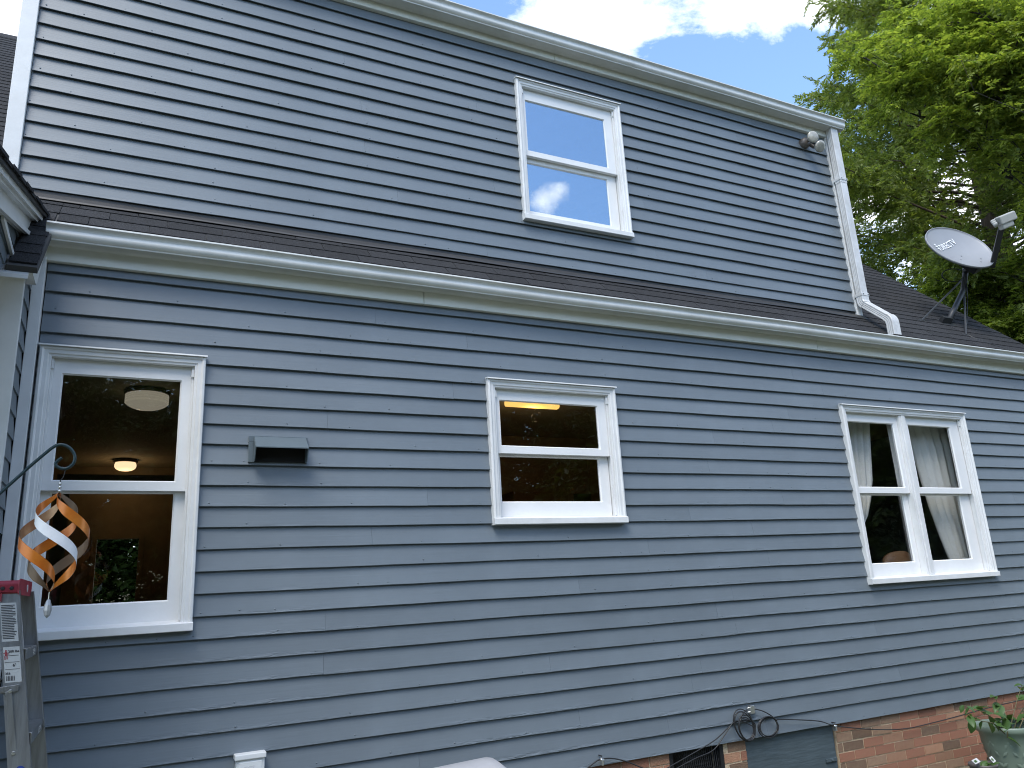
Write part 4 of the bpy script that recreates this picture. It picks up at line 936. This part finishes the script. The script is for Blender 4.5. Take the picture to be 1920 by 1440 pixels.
def ribbon(th0, outm, inm, turn=1.45*math.pi):
    n = 46; A = []; B = []
    for i in range(n+1):
        t = i/n; rr = .108*math.sin(math.pi*t**.95)**1.05 if 0 < t < 1 else 0; th = th0+turn*t; z = czt-H_*t; w_ = .021*min(1, .25+4*t, .1+5*(1-t))
        rv = np.array([math.cos(th), math.sin(th), 0]); A.append(np.array([cx,ys,z])+rv*rr+np.array([0,0,w_])); B.append(np.array([cx,ys,z])+rv*rr-np.array([0,0,w_]))
    m = MB(); m.grid([[a, b] for a, b in zip(A, B)], 0)
    inn = [[a-np.array([(a[0]-cx),(a[1]-ys),0])*.012, b-np.array([(b[0]-cx),(b[1]-ys),0])*.012] for a, b in zip(A, B)]
    m.grid([r[::-1] for r in inn], 1); m.build('ribbon', [outm, inm], spin, smooth=True)
for k, (om, im) in enumerate(((RW,RO),(RO,RB),(RG,RO),(RO,RG))): ribbon(-3.6+k*math.pi/2*-1, om, im)
hk0 = at_y(118, 879, ys); m = MB(); m.tube([hk0+np.array([-.004,0,.008]), hk0+np.array([.008,0,-.006]), hk0+np.array([.004,0,-.030]), hk0+np.array([-.006,0,-.045]), tp+np.array([0,0,.045]), tp], .0016, 6); m.build('wire_hook', BLACK, spin)
m = MB()
for i in range(3): m.lathe([(.0001,0),(.005,.004),(.005,.009),(.0001,.013)], 8, tp+np.array([0,0,.002+i*.013])); 
m.build('swivel', METAL, spin, smooth=True)
m = MB(); m.tube([(cx, ys, czb+.004), (cx, ys, czb-.04)], .0012, 5); m.build('bead_wire', METAL, spin)
m = MB(); m.lathe([(.0001,.0),(.006,-.006),(.011,-.022),(.0125,-.040),(.009,-.056),(.0001,-.066)], 8, (cx, ys, czb-.022)); m.build('crystal_drop', mat('crystal', (.30,.31,.32), rough=.04, spec=1.0), spin)

# ------------------------------------------------------------------ barbecue lid peeking over the lower edge
gp = at_y(952, 1432, -1.15); grill = lab(empty('barbecue_grill', (gp[0]-.10, gp[1]+.1, 0)), 'pale grey rounded grill lid just showing at the bottom edge', 'grill')
GM = mat('grill_lid', (.36,.36,.37), rough=.35, var=.05, scale=6)
m = MB(); rows = []; cz = gp[2]; 
for i in range(13):
    a = i/12*math.pi; yy = gp[1]+.18-.26*math.cos(a); zz = cz-.26+.26*math.sin(a)**.7
    row = []
    for j in range(21):
        t = j/20; x = gp[0]-.62+t*.74; s = (t-.5)*2; dz_ = -.020*(1-t)*1.6-.28*max(0, (t-.84)/.16)**2.2-.28*max(0, (.06-t)/.06)**2.2; row.append((x, yy, max(cz-.27, zz+dz_*math.sin(a))))
    rows.append(row)
m.grid(rows); m.grid([[ (x, y, z) for (x, y, z) in (r[0], (r[0][0], r[0][1], cz-.28))] for r in rows]); m.build('lid', GM, grill, smooth=True)
m = MB(); m.box(gp[0]-.62, gp[0]+.12, gp[1]-.08, gp[1]+.44, cz-.50, cz-.268); m.build('firebox', BLACK, grill, bevel=.02)
for sx in (-.58,.06):
    for sy in (-.04,.38):
        m = MB(); m.box(gp[0]+sx, gp[0]+sx+.04, gp[1]+sy, gp[1]+sy+.04, 0, cz-.49); m.build('leg', BLACK, grill)
m = MB(); m.tube([(gp[0]-.50, gp[1]-.13, cz-.19),(gp[0]+.02, gp[1]-.13, cz-.19)], .013, 8)
for sx in (-.46,-.02): m.tube([(gp[0]+sx, gp[1]-.06, cz-.19),(gp[0]+sx, gp[1]-.13, cz-.19)], .008, 6)
m.build('handle', METAL, grill)

# ------------------------------------------------------------------ planter at the lower right
POT = mat('pot_sage_plastic', (.155,.20,.155), rough=.42, var=.10, scale=9); SOIL = mat('potting_soil', (.03,.022,.016), rough=.95, bump=.8, bscale=60)
yp_ = -.42; pl_ = at_y(1853, 1364, yp_); pr_ = .21; pcx, pz_ = pl_[0]+pr_*.97, pl_[2]+.004
plant = lab(empty('potted_plant', (pcx, yp_, 0)), 'leafy plant in a sage green moulded pot against the brick', 'potted plant')
prof = [(.0001,.002),(.125,.002),(.135,.02),(.150,pz_*.35),(.178,pz_*.70),(.188,pz_-.058),(.205,pz_-.045),(.212,pz_-.030),(.213,pz_-.010),(.207,pz_),(.199,pz_-.002),(.192,pz_-.014),(.182,pz_-.055),(.16,pz_-.09),(.0001,pz_-.09)]
m = MB(); m.lathe(prof, 48, (pcx, yp_, 0)); pot = m.build('pot', POT, plant, smooth=True)
m = MB()                                              # moulded relief of leafy sprays round the pot
for k in range(9):
    th = k*2*math.pi/9+.2; 
    for j in range(7):
        t = j/6; a = th+.28*(t-.5)*2; z = pz_*(.42+.34*math.sin(math.pi*t)); rr = .150+.04*(z/pz_); L = .05
        c = np.array([pcx+rr*math.cos(a), yp_+rr*math.sin(a), z]); tn = np.array([-math.sin(a), math.cos(a), 0]); nr = np.array([math.cos(a), math.sin(a), .1])
        dr = tn*math.cos(t*3.1)+np.array([0,0,1])*math.sin(1.2+t)*.9; dr /= np.linalg.norm(dr); sdv = np.cross(nr, dr)
        m.add([c-dr*L*.5-nr*.001, c+sdv*.010+nr*.001, c+dr*L*.5-nr*.001, c-sdv*.010+nr*.001, c+nr*.0035], [(0,1,4),(1,2,4),(2,3,4),(3,0,4)])
m.build('relief', POT, pot, smooth=True)
m = MB(); m.lathe([(.0001,.012),(.08,.008),(.178,.0)], 24, (pcx, yp_, pz_-.056)); m.build('soil', SOIL, pot)
LEAF1 = leafmat('planter_leaf', (.035,.085,.022), (.085,.15,.04), .25, .35); STEM = mat('plant_stem', (.10,.085,.035), rough=.6)
def leaf_geo(m, p, d, up, L, W):
    d = d/np.linalg.norm(d); s = np.cross(d, up); s /= (np.linalg.norm(s)+1e-9); nrm = np.cross(s, d); n = 6; rows = []
    for i in range(n+1):
        t = i/n; w_ = W*math.sin(math.pi*min(1,(t*.92+.04))**.85)*.5; c = p+d*L*t-nrm*L*.22*t*t
        rows.append([c-s*w_+nrm*w_*.35, c, c+s*w_+nrm*w_*.35])
    m.grid(rows)
rl = random.Random(4)
stems = [[(1880,1368),(1868,1352),(1852,1340),(1832,1330),(1806,1322)],[(1884,1366),(1878,1345),(1872,1325),(1866,1306)],[(1892,1368),(1900,1340),(1908,1310),(1916,1284)],[(1888,1370),(1862,1356),(1842,1352),(1826,1350),(1812,1338)],
         [(1900,1368),(1915,1335),(1935,1300),(1940,1270)],[(1908,1370),(1922,1340),(1945,1330)],[(1886,1370),(1890,1356),(1886,1346)],[(1902,1372),(1906,1352),(1912,1340)]]
allp = []
for i, s in enumerate(stems):
    yo_ = yp_+[-.06,.05,.0,-.10,.08,-.05,-.12,.02][i]; pts = [at_y(a, b, yo_) for a, b in s]; pts[0][2] = pz_-.06
    m = MB(); m.tube(pts, [.0045-.0007*k for k in range(len(pts))], 6); m.build('stem', STEM, plant, smooth=True)
    for k in range(1, len(pts)):
        for j in range(4 if k == len(pts)-1 else 2):
            p = pts[k-1]+(pts[k]-pts[k-1])*rl.random() if j else pts[k]
            d = np.array([rl.uniform(-1,1), rl.uniform(-.9,.5), rl.uniform(-.8,.45)]); L = rl.uniform(.055,.105)
            m = MB(); leaf_geo(m, p, d, np.array([rl.uniform(-.3,.3), rl.uniform(-.6,0), 1.0]), L, L*rl.uniform(.5,.66)); m.build('leaf', LEAF1, plant, smooth=True)
# small nursery pot with plant tags, left of the planter
np_ = at_y(1842, 1428, -.62); nur = lab(empty('nursery_pot', (np_[0], -.62, 0)), 'small dark nursery pot with white plant tags left of the big planter', 'nursery pot')
m = MB(); rt = .085; zt2 = np_[2]-.01; m.lathe([(.0001,.002),(.065,.002),(rt,zt2-.02),(rt+.006,zt2-.018),(rt+.006,zt2),(rt-.004,zt2),(rt-.008,zt2-.03),(.0001,zt2-.03)], 20, (np_[0],-.62,0)); m.build('pot', mat('nursery_plastic', (.07,.06,.055), rough=.5), nur, smooth=True)
for (px, py, w_, h_, dx_) in ((1830,1427,.055,.020,.02),(1861,1424,.030,.028,-.01)):
    c = at_y(px, py, -.66); m = MB(); m.obox(c, (w_/2,.0,.004), (0,.001,0), (0,.012,h_/2)); tg = m.build('plant_tag', STK, nur); m = MB(); m.obox(c+np.array([-w_*.16,-.003,.001]), (w_*.20,0,.002), (0,.0006,0), (0,.006,h_*.22)); m.build('tag_picture', LEAF1, tg)
for k in range(7):
    m = MB(); leaf_geo(m, np.array([np_[0]+rl.uniform(-.05,.05), -.62+rl.uniform(-.05,.05), zt2-.02]), np.array([rl.uniform(-1,1), rl.uniform(-1,.4), .9]), np.array([0,-.3,1.0]), .06, .032); m.build('leaf', LEAF1, nur, smooth=True)

# ------------------------------------------------------------------ trees
BARK = mat('bark_brown', (.085,.060,.042), rough=.95, var=.3, scale=8, bump=.9, bscale=16, bstretch=(3,3,.5))
BARK2 = mat('bark_dark', (.035,.030,.026), rough=.95, var=.3, scale=8, bump=.8, bscale=20, bstretch=(3,3,.6))
def frames(D, UP):
    D = D/np.linalg.norm(D, axis=1, keepdims=True); S = np.cross(UP, D); S /= (np.linalg.norm(S, axis=1, keepdims=True)+1e-9); N = np.cross(D, S)
    return np.stack([D, S, N], 1)                     # rows: along, side, normal
def scatter(name, P, D, UP, SC, tv, tf, mt, parent):
    Fm = frames(D, UP); V = np.einsum('vk,nkj->nvj', tv, Fm)*SC[:,None,None]+P[:,None,:]
    Fq = (tf[None]+(np.arange(len(P))*len(tv))[:,None,None]).reshape(-1, tf.shape[1])
    V = (V+rng.normal(0, .030, V.shape)*SC[:,None,None]).reshape(-1, 3)
    if parent is not None: V = V
    o = np_mesh(name, V, Fq, mt); 
    if parent is not None:
        me = o.data; off = np.array(wloc(parent)); me.vertices.foreach_set('co', (V-off).astype(np.float32).ravel()); o.parent = parent; me.update()
    return o
def compound_leaf(pairs=4):
    v = []; f = []
    def leaflet(b, ang, L, W):
        b = np.array(b); d = np.array([math.cos(ang), math.sin(ang), -.35]); d /= np.linalg.norm(d); s = np.array([-math.sin(ang), math.cos(ang), 0]); o = len(v)
        v.extend([b, b+d*L*.42+s*W*.5+np.array([0,0,W*.18]), b+d*L, b+d*L*.42-s*W*.5+np.array([0,0,W*.18]), ]); f.extend([(o,o+1,o+2),(o,o+2,o+3)])
    for i in range(pairs):
        x = .22+.62*i/(pairs-1); z = -.30*x*x
        for sg in (-1, 1): leaflet((x, 0, z), sg*1.05, .40-.05*i, .17)
    leaflet((.88, 0, -.25), 0, .36, .17)
    return np.array(v), np.array(f)
def spray(n=30, L=.40, W=.040):
    v = []; f = []; r_ = random.Random(3)
    for i in range(n):
        t = (i+.5)/n; sg = 1 if i % 2 else -1; b = np.array([t, 0, -.22*t*t]); a = sg*(1.0-.5*t)+r_.uniform(-.2,.2); l = L*(1-.55*t)*r_.uniform(.7,1.1)
        d = np.array([math.cos(a), math.sin(a), r_.uniform(-.45,.1)]); d /= np.linalg.norm(d); s = np.cross(d, [0,0,1.0]); s /= np.linalg.norm(s); s = s*.8+np.array([0,0,.6*r_.choice((-1,1))]); o = len(v)
        v.extend([b, b+d*l*.5+s*W*.5, b+d*l+np.array([0,0,-.06*l]), b+d*l*.5-s*W*.5]); f.extend([(o,o+1,o+2),(o,o+2,o+3)])
    return np.array(v), np.array(f)
def wig(a, b, n, amp, rnd, sag=0.):
    a, b = np.array(a), np.array(b); L = np.linalg.norm(b-a); P = []
    for i in range(n+1):
        t = i/n; P.append(a+(b-a)*t+np.array([rnd.gauss(0,1), rnd.gauss(0,1), rnd.gauss(0,1)])*amp*L*math.sin(math.pi*t)+np.array([0,0,sag*L*math.sin(math.pi*t)]))
    return P
# feathery conifer behind the house
def conifer(loc, H, rmax, apex, slope, seed, label, nbr, per, zlo, scl, mt):
    rnd = random.Random(seed); o = empty('conifer_tree', loc); lab(o, label, 'tree', None); lx_, ly_, _ = loc
    tr = MB(); tp_ = [(lx_+.15*math.sin(i*.9), ly_+.12*math.cos(i*.7), H*i/14) for i in range(15)]; tp_[0] = (lx_, ly_, -.1)
    tr.tube(tp_, [.30*(1-i/14)**.8+.02 for i in range(15)], 12)
    P = []; D = []; U = []; S = []
    for i in range(nbr):
        z = zlo+(H-.4-zlo)*((i+rnd.random())/nbr); rad = min(rmax, slope*(apex-z))*rnd.uniform(.72,1.08); az = i*2.399+rnd.uniform(-.4,.4)
        tx_ = np.interp(z, [q[2] for q in tp_], [q[0] for q in tp_]); ty_ = np.interp(z, [q[2] for q in tp_], [q[1] for q in tp_])
        a = np.array([tx_, ty_, z]); b = a+np.array([math.cos(az)*rad, math.sin(az)*rad, rad*rnd.uniform(-.08,.55)]); pts = wig(a, b, 6, .03, rnd, .03)
        tr.tube(pts, [max(.006, .0085*rad*(1-k/6.5)) for k in range(7)], 6)
        for j in range(int(per*rad)+6):
            t = .16+.84*rnd.random()**.8; k = min(5, int(t*6)); q = pts[k]+(pts[k+1]-pts[k])*(t*6-k); dr = (pts[k+1]-pts[k]); dr = dr/np.linalg.norm(dr)
            sd2 = np.array([-dr[1], dr[0], 0])*rnd.choice((-1,1))*rnd.uniform(.2,1.2); dd = dr*rnd.uniform(.2,1)+sd2+np.array([0,0,rnd.uniform(-1.0,.55)])
            off = np.array([rnd.gauss(0,.16), rnd.gauss(0,.16), rnd.gauss(0,.22)])*(1.1-t*.5)
            P.append(q+off); D.append(dd); U.append([rnd.gauss(0,.5), rnd.gauss(0,.5), 1]); S.append(rnd.uniform(.45,.85)*scl)
    tr.build('trunk', BARK, o, smooth=True)
    tv, tf = spray(); scatter('crown', np.array(P), np.array(D), np.array(U), np.array(S), tv, tf, mt, o); return o
CON = leafmat('conifer_foliage', (.110,.160,.040), (.260,.300,.080), .52, .55)
cb = at_d(1834, 290, 15.0)
conifer((cb[0], cb[1], 0), 17.0, 4.3, 17.6, .48, 5, 'tall feathery conifer rising behind the right end of the house', 230, 30, 2.2, .50, CON)
# broadleaf tree at the right: limbs reach the clumps seen in the photograph
def broadleaf(root, targets, seed, label, mt, leafs, name='broadleaf_tree', sl=.175, trunk_top=None, r0=.20):
    rnd = random.Random(seed); o = empty(name, (root[0], root[1], 0)); lab(o, label, 'tree', None)
    tr = MB(); top_ = trunk_top; trunk = wig((root[0], root[1], -.1), top_, 8, .015, rnd); tr.tube(trunk, [r0*(1-.08*k) for k in range(9)], 12)
    P = []; D = []; U = []; S = []
    for (tgt, rad, dens) in targets:
        tgt = np.array(tgt); k = rnd.choice((4,5,6,7,8)); st = trunk[k]
        if tgt[2] < st[2]+.4: st = trunk[max(2, min(8, int(tgt[2]/trunk[8][2]*8)-1))]
        limb = wig(st, tgt, 7, .05, rnd, .05); tr.tube(limb, [max(.010, r0*.22*(1-j/8)) for j in range(8)], 7)
        for j in range(int(10*dens)):
            s0 = limb[rnd.choice((3,4,5,6,7))]; v = np.array([rnd.gauss(0,1), rnd.gauss(0,1), rnd.gauss(0,.8)]); v = v/np.linalg.norm(v)*rad*rnd.uniform(.55,1.0)
            e = tgt+v; tw = wig(s0, e, 5, .06, rnd, .04); tr.tube(tw, [.014,.011,.009,.007,.005,.003], 5)
            for q in range(int(leafs*dens)):
                t = .35+.65*rnd.random()**.7; k2 = min(4, int(t*5)); p = tw[k2]+(tw[k2+1]-tw[k2])*(t*5-k2); p = p+np.array([rnd.gauss(0,.13), rnd.gauss(0,.13), rnd.gauss(0,.10)])*rad
                dd = np.array([rnd.gauss(0,1), rnd.gauss(0,1), rnd.uniform(-.65,.35)])+v*.6
                P.append(p); D.append(dd); U.append([rnd.gauss(0,.25), rnd.gauss(0,.25), 1]); S.append(rnd.uniform(.7,1.25)*sl)
    tr.build('trunk', BARK2, o, smooth=True); tv, tf = compound_leaf(); scatter('crown', np.array(P), np.array(D), np.array(U), np.array(S), tv, tf, mt, o); return o
BL = leafmat('broadleaf_foliage', (.105,.160,.032), (.350,.395,.082), .52, .38)
rb = at_d(2130, 520, 11.0)
TG = [((1625,110),10.6,.42,.9),((1690,70),10.8,.5,1.1),((1665,195),10.5,.45,1.0),((1740,150),10.3,.6,1.3),((1700,30),11.2,.45,1.0),((1790,60),10.6,.6,1.3),((1850,30),10.2,.6,1.3),((1830,140),10.0,.6,1.3),((1900,100),9.8,.6,1.4),((1960,40),9.8,.8,1.4),
      ((1900,200),10.0,.55,1.2),((1770,240),10.2,.45,1.0),((1850,260),10.1,.45,.9),((1970,200),9.8,.7,1.2),((1920,330),10.4,.35,.7),((1960,400),10.2,.5,.9),((2040,120),10,1.0,1.1),
      ((1920,470),11.0,.4,.8),((1880,560),11.2,.55,1.2),((1800,540),11.6,.5,1.1),((1740,520),11.9,.38,.9),((1850,620),11.0,.5,1.2),((1925,600),10.8,.6,1.2),((1790,600),11.6,.5,1.1),((1960,520),10.8,.6,1.1),((2010,600),10.8,.7,1.1)]
broadleaf(rb, [(at_d(p[0], p[1], d), r_, dn) for p, d, r_, dn in TG], 21, 'bright green broadleaf tree spreading over the roof end beside the dish', BL, 42, trunk_top=at_d(2110, 60, 11.0))
# more trees behind, low at the right, so the gaps between leaves close as in the photograph
# the wood behind the photographer, seen in the window glass only
wood = kind(empty('far_wood', (0,-22,0)), 'stuff') if False else None
P = []; D = []; U = []; S = []; wr = random.Random(9); tk = MB()
spots = [(-12,-21,10.5),(-6.5,-19,9.5),(-2,-20,10.8),(3,-19,9.2),(8,-20,10.3),(13,-18,10),(19,-15,9.6),(25,-15,10.5),(30,-14,9.5),(17,-8,6.2),(24,-9.5,7.0),(36,-16,11),(12,-13,5.5),(-9,-27,11.5),(-4,-26,12),(1,-26,11.5),(6,-27,12),(11,-25,11.5),(16,-23,11),(22,-21,11),(28,-21,11.5),(34,-22,12),(-15,-26,12),(41,-19,12)]
for (x, y, h) in spots:
    tk.tube([(x,y,-.1),(x+.2,y,h*.4),(x,y+.2,h*.8)], [.22,.16,.06], 8)
    for i in range(420):
        a = wr.uniform(0, 6.28); u_ = wr.uniform(-1, 1); r_ = wr.random()**.4; rx2 = h*.34
        c = np.array([x+rx2*r_*math.cos(a)*math.sqrt(1-u_*u_), y+rx2*r_*math.sin(a)*math.sqrt(1-u_*u_), h*.55+h*.45*r_*u_])
        for j in range(7):
            P.append(c+np.array([wr.gauss(0,.35), wr.gauss(0,.35), wr.gauss(0,.3)])); D.append([wr.gauss(0,1), wr.gauss(0,1), wr.uniform(-.6,.3)]); U.append([wr.gauss(0,.3), wr.gauss(0,.3), 1]); S.append(wr.uniform(.45,.85))
for i in range(17000):
    x = wr.uniform(-24, 46); y = -23+wr.uniform(-2,3)+max(0, x-12)*.22; P.append([x, y, wr.random()**1.8*4.5]); D.append([wr.gauss(0,1), wr.gauss(0,1), wr.uniform(-.6,.3)]); U.append([wr.gauss(0,.3), wr.gauss(0,.3), 1]); S.append(wr.uniform(.6,1.0))
tv, tf = compound_leaf(3)
WL = leafmat('wood_foliage', (.035,.075,.016), (.085,.13,.03), .35, .5)
wood = scatter('woodland', np.array(P), np.array(D), np.array(U), np.array(S), tv, tf, WL, None); kind(wood, 'stuff')
kind(tk.build('woodland_trunks', BARK2, None, smooth=True), 'stuff')
# shrub outside the rear window
P = []; D = []; U = []; S = []
for i in range(9000):
    P.append([wr.uniform(-2.6,2.2), 9.0+wr.random()*3.0, wr.uniform(0,4.6)]); D.append([wr.gauss(0,1), wr.gauss(-.4,1), wr.uniform(-.6,.3)]); U.append([wr.gauss(0,.3), wr.gauss(0,.3), 1]); S.append(wr.uniform(.4,.7))
hedge = lab(empty('garden_hedge', (0,9.8,0)), 'green hedge glimpsed through the far window inside the left room', 'hedge')
m = MB()
for i in range(9): m.tube([(-2+i*.5, 10, -.05),(-2+i*.5+wr.uniform(-.2,.2), 9.9, 3.4)], [.03,.012], 6)
m.build('stems', BARK2, hedge); scatter('foliage', np.array(P), np.array(D), np.array(U), np.array(S), tv, tf, WL, hedge)
